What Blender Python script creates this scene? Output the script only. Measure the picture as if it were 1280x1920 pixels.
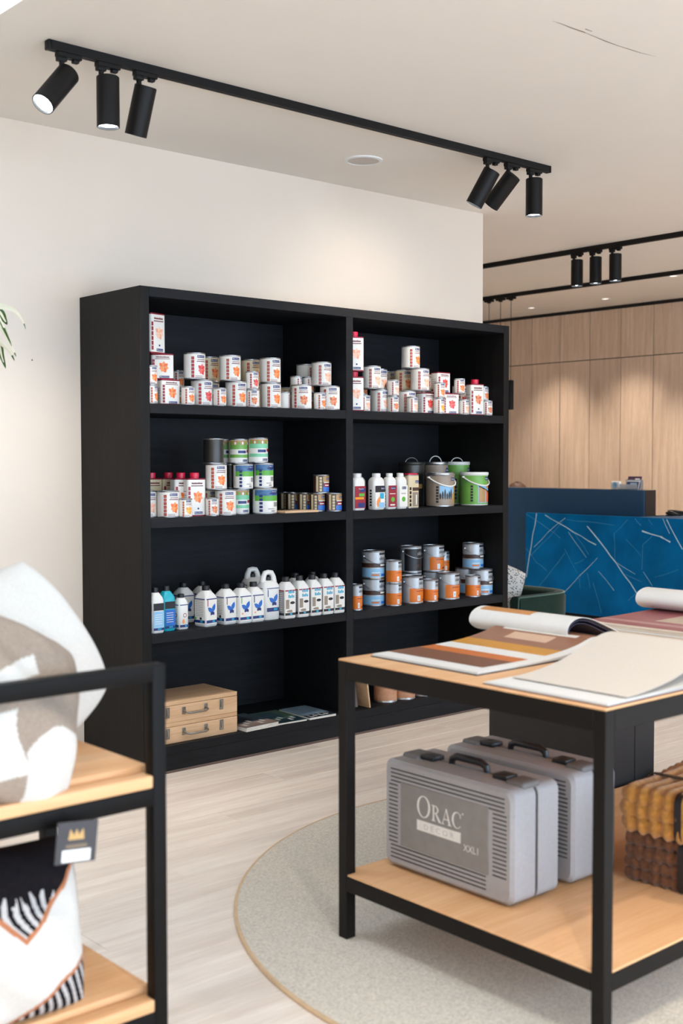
import bpy, bmesh, math, random
from mathutils import Vector, Matrix
random.seed(7)
S = bpy.context.scene
COL = S.collection
for _o in list(bpy.data.objects): bpy.data.objects.remove(_o)

# ------------------------------------------------------------------ camera
YAW, PITCH, ROLL = 0.7202, 0.0440, -0.0010
FPX = 2234.35
cd = bpy.data.cameras.new('camera'); cam = bpy.data.objects.new('camera', cd); COL.objects.link(cam)
cd.sensor_fit = 'HORIZONTAL'; cd.sensor_width = 24.0; cd.lens = FPX/1280*24.0
fw = Vector((math.sin(YAW)*math.cos(PITCH), math.cos(YAW)*math.cos(PITCH), -math.sin(PITCH)))
rt = Vector((math.cos(YAW), -math.sin(YAW), 0)); up = rt.cross(fw)
r2 = rt*math.cos(ROLL)+up*math.sin(ROLL); u2 = -rt*math.sin(ROLL)+up*math.cos(ROLL)
M = Matrix((r2, u2, -fw)).transposed().to_4x4(); M.translation = (-2.9579, -4.7815, 1.5)
cam.matrix_world = M
cd.clip_start = 0.05; cd.clip_end = 100
cd.dof.use_dof = True; cd.dof.focus_distance = 6.1; cd.dof.aperture_fstop = 2.8
S.camera = cam

# ------------------------------------------------------------------ world, exposure, daylight
S.view_settings.view_transform = 'Standard'; S.view_settings.look = 'None'
S.view_settings.gamma = 1.0; S.view_settings.use_curve_mapping = False
S.view_settings.exposure = 0.78
W = bpy.data.worlds.new('world'); S.world = W; W.use_nodes = True
bg = W.node_tree.nodes['Background']; bg.inputs[0].default_value = (0.62, 0.80, 1.0, 1); bg.inputs[1].default_value = 4.6

def portal(name, loc, rot, sx, sy):
    l = bpy.data.lights.new(name, 'AREA'); l.shape = 'RECTANGLE'; l.size = sx; l.size_y = sy
    l.cycles.is_portal = True
    o = bpy.data.objects.new(name, l); COL.objects.link(o); o.location = loc; o.rotation_euler = rot
    return o
CEIL = 3.1162; WALLY = 0.5648; FRONTY = -7.5; LEFTX = -5.0; WOODX = 7.546; BACKY = 6.2
WINS = [(-4.6, -2.4), (-2.1, 0.3), (0.6, 3.0), (3.3, 5.7)]
for (a, b) in WINS:
    portal('window_daylight', ((a+b)/2, FRONTY+0.02, 1.45), (math.radians(90), 0, 0), b-a, 2.5)
SKX0, SKX1, SKY0, SKY1 = -1.9, -0.985, -2.0, -0.35
portal('skylight_daylight', ((SKX0+SKX1)/2, (SKY0+SKY1)/2, CEIL+0.44), (0, 0, 0), SKX1-SKX0, SKY1-SKY0)

# ------------------------------------------------------------------ materials
def lin(c):
    return tuple((x/12.92 if x <= 0.04045 else ((x+0.055)/1.055)**2.4) for x in c)
def rgb(r, g, b): return lin((r/255, g/255, b/255))
MATS = {}
def mat(name, col, rough=0.5, metal=0.0, var=0.06, scale=30.0, bump=0.0, bscale=None, spec=0.5, stretch=None, emit=None, estr=0, coat=0, sheen=0, trans=0):
    if name in MATS: return MATS[name]
    m = bpy.data.materials.new(name); m.use_nodes = True; nt = m.node_tree; N = nt.nodes; L = nt.links
    b = N['Principled BSDF']
    b.inputs['Roughness'].default_value = rough; b.inputs['Metallic'].default_value = metal
    b.inputs['Specular IOR Level'].default_value = spec
    if coat: b.inputs['Coat Weight'].default_value = coat
    if sheen: b.inputs['Sheen Weight'].default_value = sheen
    if trans: b.inputs['Transmission Weight'].default_value = trans
    tc = N.new('ShaderNodeTexCoord'); mp = N.new('ShaderNodeMapping')
    L.new(tc.outputs['Object'], mp.inputs['Vector'])
    if stretch: mp.inputs['Scale'].default_value = stretch
    no = N.new('ShaderNodeTexNoise'); no.inputs['Scale'].default_value = scale; no.inputs['Detail'].default_value = 5
    L.new(mp.outputs[0], no.inputs['Vector'])
    cr = N.new('ShaderNodeValToRGB')
    cr.color_ramp.elements[0].position = 0.3; cr.color_ramp.elements[1].position = 0.7
    cr.color_ramp.elements[0].color = tuple(max(0, c*(1-var)) for c in col)+(1,)
    cr.color_ramp.elements[1].color = tuple(min(1, c*(1+var)) for c in col)+(1,)
    L.new(no.outputs['Fac'], cr.inputs[0]); L.new(cr.outputs[0], b.inputs['Base Color'])
    if bump:
        nb = no
        if bscale:
            nb = N.new('ShaderNodeTexNoise'); nb.inputs['Scale'].default_value = bscale; nb.inputs['Detail'].default_value = 3
            L.new(mp.outputs[0], nb.inputs['Vector'])
        bp = N.new('ShaderNodeBump'); bp.inputs['Strength'].default_value = bump; bp.inputs['Distance'].default_value = 0.01
        L.new(nb.outputs['Fac'], bp.inputs['Height']); L.new(bp.outputs[0], b.inputs['Normal'])
    if emit:
        b.inputs['Emission Color'].default_value = tuple(emit)+(1,); b.inputs['Emission Strength'].default_value = estr
    MATS[name] = m
    return m
def wood(name, dark, light, axis='X', rough=0.45, scale=7.0, rnd=0.0, bump=0.03, spec=0.4):
    """grain stretched along an axis, plus a per-object tone"""
    if name in MATS: return MATS[name]
    m = bpy.data.materials.new(name); m.use_nodes = True; nt = m.node_tree; N = nt.nodes; L = nt.links
    b = N['Principled BSDF']; b.inputs['Roughness'].default_value = rough; b.inputs['Specular IOR Level'].default_value = spec
    tc = N.new('ShaderNodeTexCoord'); mp = N.new('ShaderNodeMapping'); L.new(tc.outputs['Object'], mp.inputs['Vector'])
    sc = [9.0, 9.0, 9.0]; sc['XYZ'.index(axis)] = 0.55; mp.inputs['Scale'].default_value = sc
    oi = N.new('ShaderNodeObjectInfo')
    cb = N.new('ShaderNodeCombineXYZ'); ml = N.new('ShaderNodeMath'); ml.operation = 'MULTIPLY'; ml.inputs[1].default_value = 37.0
    L.new(oi.outputs['Random'], ml.inputs[0])
    for i in range(3): L.new(ml.outputs[0], cb.inputs[i])
    L.new(cb.outputs[0], mp.inputs['Location'])
    n1 = N.new('ShaderNodeTexNoise'); n1.inputs['Scale'].default_value = scale*0.35; n1.inputs['Detail'].default_value = 6; n1.inputs['Distortion'].default_value = 0.6
    n2 = N.new('ShaderNodeTexNoise'); n2.inputs['Scale'].default_value = scale*3.0; n2.inputs['Detail'].default_value = 3
    L.new(mp.outputs[0], n1.inputs['Vector']); L.new(mp.outputs[0], n2.inputs['Vector'])
    mx = N.new('ShaderNodeMix'); mx.data_type = 'FLOAT'; mx.inputs[0].default_value = 0.35
    L.new(n1.outputs['Fac'], mx.inputs[2]); L.new(n2.outputs['Fac'], mx.inputs[3])
    cr = N.new('ShaderNodeValToRGB'); cr.color_ramp.elements[0].position = 0.35; cr.color_ramp.elements[1].position = 0.65
    cr.color_ramp.elements[0].color = dark+(1,); cr.color_ramp.elements[1].color = light+(1,)
    L.new(mx.outputs[0], cr.inputs[0])
    hs = N.new('ShaderNodeHueSaturation')
    mr = N.new('ShaderNodeMapRange'); mr.inputs['To Min'].default_value = 1-rnd; mr.inputs['To Max'].default_value = 1+rnd
    L.new(oi.outputs['Random'], mr.inputs['Value']); L.new(mr.outputs[0], hs.inputs['Value'])
    L.new(cr.outputs[0], hs.inputs['Color']); L.new(hs.outputs[0], b.inputs['Base Color'])
    bp = N.new('ShaderNodeBump'); bp.inputs['Strength'].default_value = bump; bp.inputs['Distance'].default_value = 0.01
    L.new(n2.outputs['Fac'], bp.inputs['Height']); L.new(bp.outputs[0], b.inputs['Normal'])
    MATS[name] = m
    return m

# ------------------------------------------------------------------ mesh helper
class G:
    def __init__(s): s.bm = bmesh.new()
    def box(s, x0, x1, y0, y1, z0, z1, m=0, bev=0.0, seg=2, rot=None, piv=None):
        bm2 = bmesh.new(); bmesh.ops.create_cube(bm2, size=1.0)
        bmesh.ops.scale(bm2, vec=(abs(x1-x0), abs(y1-y0), abs(z1-z0)), verts=bm2.verts)
        bmesh.ops.translate(bm2, vec=((x0+x1)/2, (y0+y1)/2, (z0+z1)/2), verts=bm2.verts)
        if bev: bmesh.ops.bevel(bm2, geom=list(bm2.edges), offset=bev, segments=seg, profile=0.5, affect='EDGES')
        if rot is not None:
            c = Vector(piv) if piv is not None else Vector(((x0+x1)/2, (y0+y1)/2, (z0+z1)/2))
            bmesh.ops.rotate(bm2, cent=c, matrix=rot, verts=bm2.verts)
        s.merge(bm2, m); return s
    def merge(s, bm2, m=None):
        vm = {}
        for v in bm2.verts: vm[v] = s.bm.verts.new(v.co)
        for f in bm2.faces:
            try:
                nf = s.bm.faces.new([vm[v] for v in f.verts]); nf.material_index = f.material_index if m is None else m
            except ValueError: pass
        bm2.free()
    def loft(s, rings, m=0, cap0=True, cap1=True, closed=True):
        R = [[s.bm.verts.new(p) for p in ring] for ring in rings]; n = len(R[0])
        for a, b in zip(R[:-1], R[1:]):
            for i in range(n if closed else n-1):
                j = (i+1) % n
                f = s.bm.faces.new((a[i], a[j], b[j], b[i])); f.material_index = m
        if cap0: f = s.bm.faces.new(R[0][::-1]); f.material_index = m
        if cap1: f = s.bm.faces.new(R[-1]); f.material_index = m
        return s
    def lathe(s, prof, seg=32, m=0, c=(0, 0, 0), mats=None, cap0=True, cap1=True):
        rings = [[(c[0]+r*math.cos(2*math.pi*i/seg), c[1]+r*math.sin(2*math.pi*i/seg), c[2]+z) for i in range(seg)] for r, z in prof]
        return s.loft(rings, m, cap0, cap1)
    def cyl(s, p0, p1, r0, r1=None, seg=20, m=0):
        p0, p1 = Vector(p0), Vector(p1); r1 = r0 if r1 is None else r1
        d = (p1-p0).normalized(); a = d.orthogonal().normalized(); b = d.cross(a)
        rg = lambda p, r: [p+(a*math.cos(2*math.pi*i/seg)+b*math.sin(2*math.pi*i/seg))*r for i in range(seg)]
        return s.loft([rg(p0, r0), rg(p1, r1)], m)
    def tube(s, pts, r, seg=8, m=0, closed=False):
        P = [Vector(p) for p in pts]; n = len(P); rings = []
        a = None
        for i in range(n):
            if closed: d = (P[(i+1) % n]-P[i-1]).normalized()
            else: d = (P[min(i+1, n-1)]-P[max(i-1, 0)]).normalized()
            if a is None: a = d.orthogonal().normalized()
            else: a = (a-d*a.dot(d)).normalized()
            b = d.cross(a); rr = r[i] if isinstance(r, (list, tuple)) else r
            rings.append([P[i]+(a*math.cos(2*math.pi*k/seg)+b*math.sin(2*math.pi*k/seg))*rr for k in range(seg)])
        if closed: rings.append(rings[0]); return s.loft(rings, m, False, False)
        return s.loft(rings, m)
    def face(s, pts, m=0):
        f = s.bm.faces.new([s.bm.verts.new(p) for p in pts]); f.material_index = m; return s
    def grid(s, fn, nu, nv, m=0, mf=None):
        V = [[s.bm.verts.new(fn(i/nu, j/nv)) for j in range(nv+1)] for i in range(nu+1)]
        for i in range(nu):
            for j in range(nv):
                f = s.bm.faces.new((V[i][j], V[i+1][j], V[i+1][j+1], V[i][j+1]))
                f.material_index = mf((i+.5)/nu, (j+.5)/nv) if mf else m
        return s
    def mesh(s, name, mats, smooth=40, weld=0.0):
        if weld: bmesh.ops.remove_doubles(s.bm, verts=s.bm.verts, dist=weld)
        bmesh.ops.recalc_face_normals(s.bm, faces=s.bm.faces) if weld is not None else None
        me = bpy.data.meshes.new(name); s.bm.to_mesh(me); s.bm.free()
        for m in (mats if isinstance(mats, (list, tuple)) else [mats]): me.materials.append(m)
        if smooth:
            for p in me.polygons: p.use_smooth = True
            me.set_sharp_from_angle(angle=math.radians(smooth))
        return me
    def obj(s, name, mats, parent=None, smooth=40, weld=0.0):
        return add(name, s.mesh(name, mats, smooth, weld), parent)
def add(name, me, parent=None):
    o = bpy.data.objects.new(name, me); COL.objects.link(o)
    if parent: o.parent = parent
    return o
def tag(o, label=None, cat=None, group=None, kind=None):
    if label: o['label'] = label
    if cat: o['category'] = cat
    if group: o['group'] = group
    if kind: o['kind'] = kind
    return o
def thing(name, label, cat, loc=(0, 0, 0), rz=0.0, group=None):
    o = bpy.data.objects.new(name, None); COL.objects.link(o); o.empty_display_size = 0.05
    o.location = loc; o.rotation_euler = (0, 0, rz)
    return tag(o, label, cat, group)
def rrect(w, d, r, z, n=5, cx=0, cy=0):
    """rounded rectangle ring, counter-clockwise"""
    r = min(r, w/2-1e-4, d/2-1e-4); pts = []
    for k, (sx, sy) in enumerate(((1, 1), (-1, 1), (-1, -1), (1, -1))):
        for i in range(n):
            a = math.pi/2*(k+i/(n-1)); pts.append((cx+sx*(w/2-r)+r*math.cos(a), cy+sy*(d/2-r)+r*math.sin(a), z))
    return pts
# ---- flat art (print) laid on a surface
TXT = {}
def text_polys(t, spacing=1.0):
    key = (t, spacing)
    if key not in TXT:
        c = bpy.data.curves.new('t', 'FONT'); c.body = t; c.resolution_u = 2; c.space_character = spacing
        o = bpy.data.objects.new('t', c); me = bpy.data.meshes.new_from_object(o)
        vs = [(v.co.x, v.co.y) for v in me.vertices]
        x0 = min(v[0] for v in vs); x1 = max(v[0] for v in vs); y0 = min(v[1] for v in vs); y1 = max(v[1] for v in vs)
        nv = [((x-x0)/(x1-x0), (y-y0)/(y1-y0)) for x, y in vs]
        TXT[key] = [[nv[i] for i in p.vertices] for p in me.polygons]
        bpy.data.objects.remove(o); bpy.data.curves.remove(c); bpy.data.meshes.remove(me)
    return TXT[key]
def text(t, x0, x1, y0, y1, m, spacing=1.0): return [([(x0+(x1-x0)*u, y0+(y1-y0)*v) for u, v in p], m) for p in text_polys(t, spacing)]
def rect(x0, x1, y0, y1, m): return [([(x0, y0), (x1, y0), (x1, y1), (x0, y1)], m)]
def disc(cx, cy, r, m, n=12, ry=None): return [([(cx+r*math.cos(2*math.pi*i/n), cy+(ry or r)*math.sin(2*math.pi*i/n)) for i in range(n)], m)]
def petal(cx, cy, ang, ln, wd, m):
    pts = []
    for t, w in ((0, .25), (.2, .75), (.45, 1), (.7, .75), (.88, .32), (1, 0)): pts.append((t*ln, w*wd/2))
    q = [(x, -y) for x, y in pts]+[(x, y) for x, y in pts[-2::-1]]
    c, s_ = math.cos(ang), math.sin(ang)
    return [([(cx+x*c-y*s_, cy+x*s_+y*c) for x, y in q], m)]
def leaves(cx, cy, s, m1, m2):
    A = []
    for a, l, k in ((2.35, .62, m1), (1.5, .62, m2), (.75, .58, m1), (3.5, .45, m2), (-.2, .5, m2), (-1.2, .6, m1), (-2.0, .5, m2)):
        A += petal(cx+.04*s*math.cos(a), cy+.04*s*math.sin(a), a, l*s, .42*s, k)
    return A
def art(g, items, mapf, step=0.0, lift=0.0004):
    """items: list of layers, each a list of (polygon, material index)"""
    for li, layer in enumerate(items):
        for m in sorted(set(k for _, k in layer)):
            bm = bmesh.new()
            for pi, (pts, k) in enumerate(layer):
                if k != m: continue
                try: bm.faces.new([bm.verts.new((p[0], p[1], (pi % 12)*2.5e-5)) for p in pts])
                except ValueError: pass
            big = [f for f in bm.faces if len(f.verts) > 4]
            if big: bmesh.ops.triangulate(bm, faces=big)
            if step:
                xs = [v.co.x for v in bm.verts]; k0 = math.floor(min(xs)/step)+1
                while k0*step < max(xs):
                    bmesh.ops.bisect_plane(bm, geom=list(bm.verts)+list(bm.edges)+list(bm.faces), plane_co=(k0*step, 0, 0), plane_no=(1, 0, 0), dist=1e-7); k0 += 1
            for v in bm.verts: v.co = mapf(v.co.x, v.co.y, lift*(li+1)+v.co.z)
            g.merge(bm, m)
def on_cyl(R): return lambda u, v, e: Vector(((R+e)*math.sin(u/R), -(R+e)*math.cos(u/R), v))
def on_y(y): return lambda u, v, e: Vector((u, y-e, v))       # faces -Y
def on_x(x): return lambda u, v, e: Vector((x-e, -u, v))      # faces -X ; u grows toward -Y (to the right as seen)
def on_z(z): return lambda u, v, e: Vector((u, v, z+e))
# ------------------------------------------------------------------ the setting
M_wall = mat('wall_paint', rgb(233, 219, 204), 0.85, var=0.015, scale=3, bump=0.02, bscale=220)
M_ceil = mat('ceiling_paint', rgb(238, 231, 222), 0.9, var=0.012, scale=2)
M_white = mat('white_paint', rgb(238, 238, 236), 0.6, var=0.02)
M_floor = wood('floor_oak', rgb(222, 206, 192), rgb(246, 234, 221), 'X', 0.38, 5, rnd=0.06, bump=0.012)
M_slab = mat('floor_slab', rgb(150, 135, 120), 0.7)
M_blackmetal = mat('black_metal', rgb(17, 16, 16), 0.5, spec=.25, var=0.08, scale=60, bump=0.01)
M_oakwall = wood('oak_panel', rgb(210, 180, 152), rgb(232, 206, 182), 'Z', 0.5, 9, rnd=0.05, bump=0.02)
M_dark = mat('dark_gap', rgb(22, 18, 15), 0.8)

g = G(); g.box(LEFTX-.2, WOODX+.2, FRONTY-.2, BACKY+.2, -0.25, -0.014)
floor = tag(g.obj('floor', M_slab, smooth=0), kind='structure')
PL, PW = 2.2, 0.19
g = G(); g.box(0, PL-.0016, 0, PW-.0016, -.014, 0, bev=.0009, seg=1); plank_me = g.mesh('plank', M_floor, 30)
y = -5.6; row = 0
while y < 3.6:
    off = (row*0.83) % PL
    for k in range(5):
        x = -3.5-off+k*PL
        if y > 0.4 and x+PL < 3.0: continue
        o = add('plank', plank_me, floor); o.location = (x, y, 0)
    y += PW; row += 1

g = G(); g.box(LEFTX-.2, 2.9764, WALLY, WALLY+.22, -.02, CEIL+.02)
tag(g.obj('wall_back', M_wall, smooth=0), kind='structure')
g = G(); g.box(LEFTX-.2, LEFTX, FRONTY, WALLY, -.02, CEIL+.02)
tag(g.obj('wall_left', M_wall, smooth=0), kind='structure')
g = G(); g.box(2.7, WOODX+.2, BACKY, BACKY+.2, -.02, CEIL+.02); g.box(2.7, 2.74, WALLY+.22, BACKY, -.02, CEIL+.02)
tag(g.obj('wall_rear', M_wall, smooth=0), kind='structure')
# shop front behind the camera with four tall windows
g = G(); g.box(LEFTX-.2, WOODX+.2, FRONTY-.2, FRONTY, -.02, .2); g.box(LEFTX-.2, WOODX+.2, FRONTY-.2, FRONTY, 2.7, CEIL+.02)
edges = [LEFTX-.2]+[e for w in WINS for e in w]+[WOODX+.2]
for i in range(0, len(edges), 2): g.box(edges[i], edges[i+1], FRONTY-.2, FRONTY, .2, 2.7)
tag(g.obj('wall_front', M_wall, smooth=0), kind='structure')
for i, (a, b) in enumerate(WINS):
    g = G()
    for (x0, x1, z0, z1) in ((a, a+.05, .2, 2.7), (b-.05, b, .2, 2.7), (a, b, .2, .25), (a, b, 2.65, 2.7), ((a+b)/2-.025, (a+b)/2+.025, .2, 2.7)):
        g.box(x0, x1, FRONTY-.12, FRONTY-.05, z0, z1, bev=.003, seg=1)
    tag(g.obj('window_%d' % (i+1), M_blackmetal, smooth=0), kind='structure')
# ceiling with a rooflight well
g = G()
for (x0, x1, y0, y1) in ((LEFTX-.2, SKX0, FRONTY-.2, BACKY+.2), (SKX1, WOODX+.2, FRONTY-.2, BACKY+.2), (SKX0, SKX1, FRONTY-.2, SKY0), (SKX0, SKX1, SKY1, BACKY+.2)):
    g.box(x0, x1, y0, y1, CEIL, CEIL+.12)
ceiling = tag(g.obj('ceiling', M_ceil, smooth=0), kind='structure')
g = G()
for (x0, x1, y0, y1) in ((SKX0-.06, SKX0, SKY0-.06, SKY1+.06), (SKX1, SKX1+.06, SKY0-.06, SKY1+.06), (SKX0, SKX1, SKY0-.06, SKY0), (SKX0, SKX1, SKY1, SKY1+.06)):
    g.box(x0, x1, y0, y1, CEIL+.12, CEIL+.42)
g.obj('skylight_well', M_white, ceiling, smooth=0)
# hairline crack in the ceiling
g = G(); cp = [(.577, -1.934, .0004), (.62, -1.938, .0016), (.69, -1.936, .003), (.758, -1.939, .0034), (.772, -1.938, .001), (.824, -1.937, .0018), (.90, -1.934, .0028), (.985, -1.936, .0014), (1.05, -1.941, .0022), (1.115, -1.945, .0016), (1.201, -1.961, .0004)]
for (a, b) in zip(cp[:-1], cp[1:]):
    g.face([(a[0], a[1]-a[2], CEIL-.0006), (b[0], b[1]-b[2], CEIL-.0006), (b[0], b[1]+b[2], CEIL-.0006), (a[0], a[1]+a[2], CEIL-.0006)])
g.face([(.735, -1.966, CEIL-.0006), (.775, -1.966, CEIL-.0006), (.775, -1.962, CEIL-.0006), (.735, -1.961, CEIL-.0006)])
g.obj('crack', mat('crack', rgb(120, 104, 90), .9), ceiling, smooth=0)

# oak panelled wall: each panel a piece
g = G(); g.box(WOODX+.02, WOODX+.2, FRONTY, BACKY, -.02, CEIL+.02)
wall_wood = tag(g.obj('wall_right', M_dark, smooth=0), kind='structure')
def panel_mesh(z0, z1):
    g = G(); g.box(0, .022, 0, .391, z0, z1, bev=.0015, seg=1); return g.mesh('panel', M_oakwall, 30)
pm_lo, pm_hi = panel_mesh(0.0, 2.563), panel_mesh(2.571, CEIL-.035)
for k in range(-9, 6):
    for me in (pm_lo, pm_hi):
        o = add('panel', me, wall_wood); o.location = (WOODX, 3.943+.4*k+.002, 0)
g = G(); g.box(WOODX, WOODX+.02, FRONTY, .34, 0, CEIL-.035); g.obj('plain_panel', M_oakwall, wall_wood, smooth=0)
g = G(); g.box(WOODX-.004, WOODX+.02, FRONTY, BACKY, CEIL-.035, CEIL)
tag(g.obj('trim_1', M_dark, smooth=0), kind='structure')

# ceiling speaker, downlights
M_grille = mat('grille_white', rgb(200, 192, 184), .7, var=.03, scale=400, bump=.15)
t = thing('ceiling_speaker', 'round white speaker grille flush in the ceiling above the bookcase', 'speaker', (1.428, .037, CEIL))
g = G(); g.lathe([(.083, -.001), (.083, -.006), (.0, -.009)], 40, cap0=True, cap1=False); g.obj('grille', M_grille, t)
g = G(); g.lathe([(.084, 0), (.105, 0), (.103, -.006), (.086, -.008), (.084, 0)], 40, cap0=False, cap1=False); g.obj('rim', M_white, t)

def spot(name, loc, direction, energy, size, blend, col, parent=None, radius=.03):
    l = bpy.data.lights.new(name, 'SPOT'); l.energy = energy; l.spot_size = math.radians(size); l.spot_blend = min(1, blend*1.6)
    l.color = col; l.shadow_soft_size = radius
    o = bpy.data.objects.new(name, l); COL.objects.link(o)
    o.rotation_euler = Vector(direction).to_track_quat('-Z', 'Y').to_euler(); o.location = loc
    if parent: o.parent = parent
    return o
WARM = (1.0, 0.84, 0.68); NEUT = (1.0, 0.885, 0.76)
M_lens = mat('lamp_lens', (1, 1, 1), .4, emit=(.85, .92, 1.0), estr=14)
M_lensw = mat('downlight_lens', (1, 1, 1), .4, emit=(1.0, .9, .78), estr=1.0)
def downlight(x, y, label, energy, size=95, group='ceiling downlights', col=NEUT, z=CEIL):
    t = thing('downlight', label, 'downlight', (x, y, z), 0, group)
    g = G(); g.lathe([(.034, 0), (.052, 0), (.051, -.004), (.036, -.005), (.034, 0)], 28, cap0=False, cap1=False); g.obj('bezel', M_white, t)
    g = G(); g.lathe([(.034, -.0005), (.0, -.001)], 28, cap0=False, cap1=False); g.obj('lens', M_lensw, t)
    spot('downlight_beam', (0, 0, -.012), (0, 0, -1), energy, size, .6, col, t, .035)
DL_WALL = 90
for i, y in enumerate((3.505, 2.548, 1.59, .63, -.33)):
    lab = ['small round downlight by the oak wall, nearest the pendant cords', 'small round downlight by the oak wall, right of the spotlight trio',
           'round downlight beside the oak wall, third along', 'round downlight beside the oak wall, fourth along', 'round downlight beside the oak wall, fifth along'][i]
    downlight(7.01, y, lab, DL_WALL, 80)
downlight(6.226, 1.247, 'small round downlight at the right edge behind the rear track', 40)
# ambient fill: unseen downlights added to lift the room, most behind the camera
n = 0
DL_FILL = 75
for (x, y) in ((-3.9, -3.6), (-3.9, -5.8), (-1.6, -4.2), (-1.6, -6.2), (.9, -4.0), (.9, -6.2), (3.2, -4.4), (5.4, -1.6), (5.4, -4.4), (4.6, 3.6), (5.4, 5.2)):
    n += 1
    downlight(x, y, 'unseen ceiling downlight added as ambient fill for the shop', DL_FILL, 120, 'added fill downlights outside the view')

# ------------------------------------------------------------------ tracks and spotlights
def track(name, label, p0, p1, w=.034, h=.036):
    p0, p1 = Vector(p0), Vector(p1); d = p1-p0; L = d.length
    t = thing(name, label, 'track', (p0+p1)/2, math.atan2(d.y, d.x))
    g = G(); g.box(-L/2+.012, L/2-.012, -w/2, w/2, -h, 0, bev=.002, seg=1); g.obj('rail', M_blackmetal, t)
    for s in (-1, 1):
        g = G(); g.box(s*(L/2-.012), s*L/2, -w/2-.001, w/2+.001, -h-.001, 0, bev=.003); g.obj('end_cap', M_blackmetal, t)
    g = G(); g.box(-L/2+.02, L/2-.02, -.004, .004, -h-.0008, -h+.001); g.obj('slot', M_dark, t)
    return t
TY = -.53
track('lighting_track', 'long black ceiling track above the bookcase carrying six spotlights', (-.735, TY, CEIL), (2.30, TY, CEIL))
track('lighting_track', 'black ceiling track carrying three upright spotlights before the oak wall', (4.495, 2.4, CEIL), (4.495, -2.6, CEIL))
track('lighting_track', 'rearmost black ceiling track holding the thin pendant cords', (5.995, 4.6, CEIL), (5.995, -2.6, CEIL))
ADZ = CEIL-.036
def spotlight(label, x, y, axis, along='X', energy=60, size=50, group=None, L=.2, r=.0455, col=NEUT):
    t = thing('track_spotlight', label, 'spotlight', (x, y, ADZ), 0 if along == 'X' else math.radians(-90), group)
    ax = Vector(axis).normalized()
    if along != 'X': ax = Matrix.Rotation(math.radians(90), 3, 'Z') @ ax
    g = G(); g.box(-.028, .075, -.016, .016, -.018, 0, bev=.002, seg=1); g.box(-.026, .012, -.014, .014, -.034, -.016, bev=.003)
    g.box(.04, .066, -.012, .012, -.030, -.016, bev=.004); g.obj('adapter', M_blackmetal, t)
    pv = Vector((-.006, 0, -.062))
    g = G(); g.cyl((-.006, 0, -.03), pv, .0105, seg=14); g.cyl(pv-Vector((0, .012, 0)), pv+Vector((0, .012, 0)), .012, seg=14); g.obj('stem', M_blackmetal, t)
    # body: cylinder around the axis, its upper end beside the pivot
    off = ax.cross(Vector((0, 1, 0))) if abs(ax.y) < .9 else Vector((1, 0, 0))
    if off.x < 0: off = -off
    top = pv+off.normalized()*.030-ax*.012
    q = ax.to_track_quat('Z', 'Y').to_matrix()
    def rings(prof, seg=36): return [[top+q @ Vector((rr*math.cos(2*math.pi*i/seg), rr*math.sin(2*math.pi*i/seg), zz)) for i in range(seg)] for rr, zz in prof]
    g = G(); g.loft(rings([(r-.003, 0), (r, .003), (r, L-.001), (r-.0015, L), (r-.004, L), (r-.005, L-.012)]), 0, True, False); g.obj('housing', M_blackmetal, t)
    g = G(); g.loft(rings([(r-.005, L-.011), (.001, L-.009)]), 0, False, True); g.obj('lens', M_lens, t)
    ld = ax
    s_ = spot('spot_beam', top+ax*(L+.004), ld, energy, size, .55, col, t, .03)
    return t
GS = 'spotlights on the bookcase track'
spotlight('leftmost black spotlight, tipped to the left with its lit lens showing', -.665, TY, (-.128, -.03, -.15), energy=8, group=GS)
spotlight('black spotlight hanging straight down, second from the left', -.492, TY, (0, 0, -1), energy=14, group=GS)
spotlight('black spotlight tilted to the wall, third from the left', -.318, TY, (-.012, .061, -.185), energy=28, size=75, group=GS)
spotlight('black spotlight tipped left above the bookcase, lens edge just showing', 1.80, TY, (-.0515, .075, -.165), energy=14, size=100, group=GS)
spotlight('black spotlight tipped hard towards the wall, no lens showing', 1.966, TY, (-.03, .130, -.142), energy=12, size=120, group=GS)
spotlight('black spotlight hanging straight down at the right end of its track', 2.15, TY, (0, 0, -1), energy=24, group=GS)
GS2 = 'spotlights on the middle track'
for yy, lab in ((.99, 'left of three upright black spotlights on the middle track'), (.815, 'middle one of three upright black spotlights, middle track'), (.635, 'right of three upright black spotlights on the middle track')):
    spotlight(lab, 4.495, yy, (0, 0, -1), along='Y', energy=60, size=60, group=GS2)
# pendants on the rear track
for i, (yy, lab) in enumerate(((3.20, 'thin black pendant lamp, left one, mostly hidden behind bookcase'), (3.05, 'thin black pendant lamp, middle one, mostly hidden behind bookcase'), (2.915, 'slim black pendant lamp showing past the bookcase edge'))):
    t = thing('pendant_lamp', lab, 'lamp', (5.995, yy, ADZ), 0, 'slim pendant lamps over the counter')
    g = G(); g.box(-.02, .02, -.05, .05, -.022, 0, bev=.002, seg=1); g.lathe([(.02, -.034), (.02, -.02)], 16); g.obj('adapter', M_blackmetal, t)
    g = G(); g.cyl((0, 0, -.03), (0, 0, 2.27-ADZ), .0028, seg=8); g.obj('cord', M_blackmetal, t)
    g = G(); g.lathe([(.01, 2.275-ADZ), (.028, 2.27-ADZ), (.030, 2.265-ADZ), (.030, 1.985-ADZ), (.026, 1.985-ADZ), (.025, 2.0-ADZ)], 28, cap1=False); g.obj('shade', M_blackmetal, t)
    g = G(); g.lathe([(.025, 2.0-ADZ), (.001, 2.0-ADZ)], 28, cap0=False, cap1=True); g.obj('bulb_lens', M_lensw, t)
    spot('pendant_beam', (0, 0, 1.99-ADZ), (0, 0, -1), 8, 70, .6, WARM, t, .02)

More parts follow.
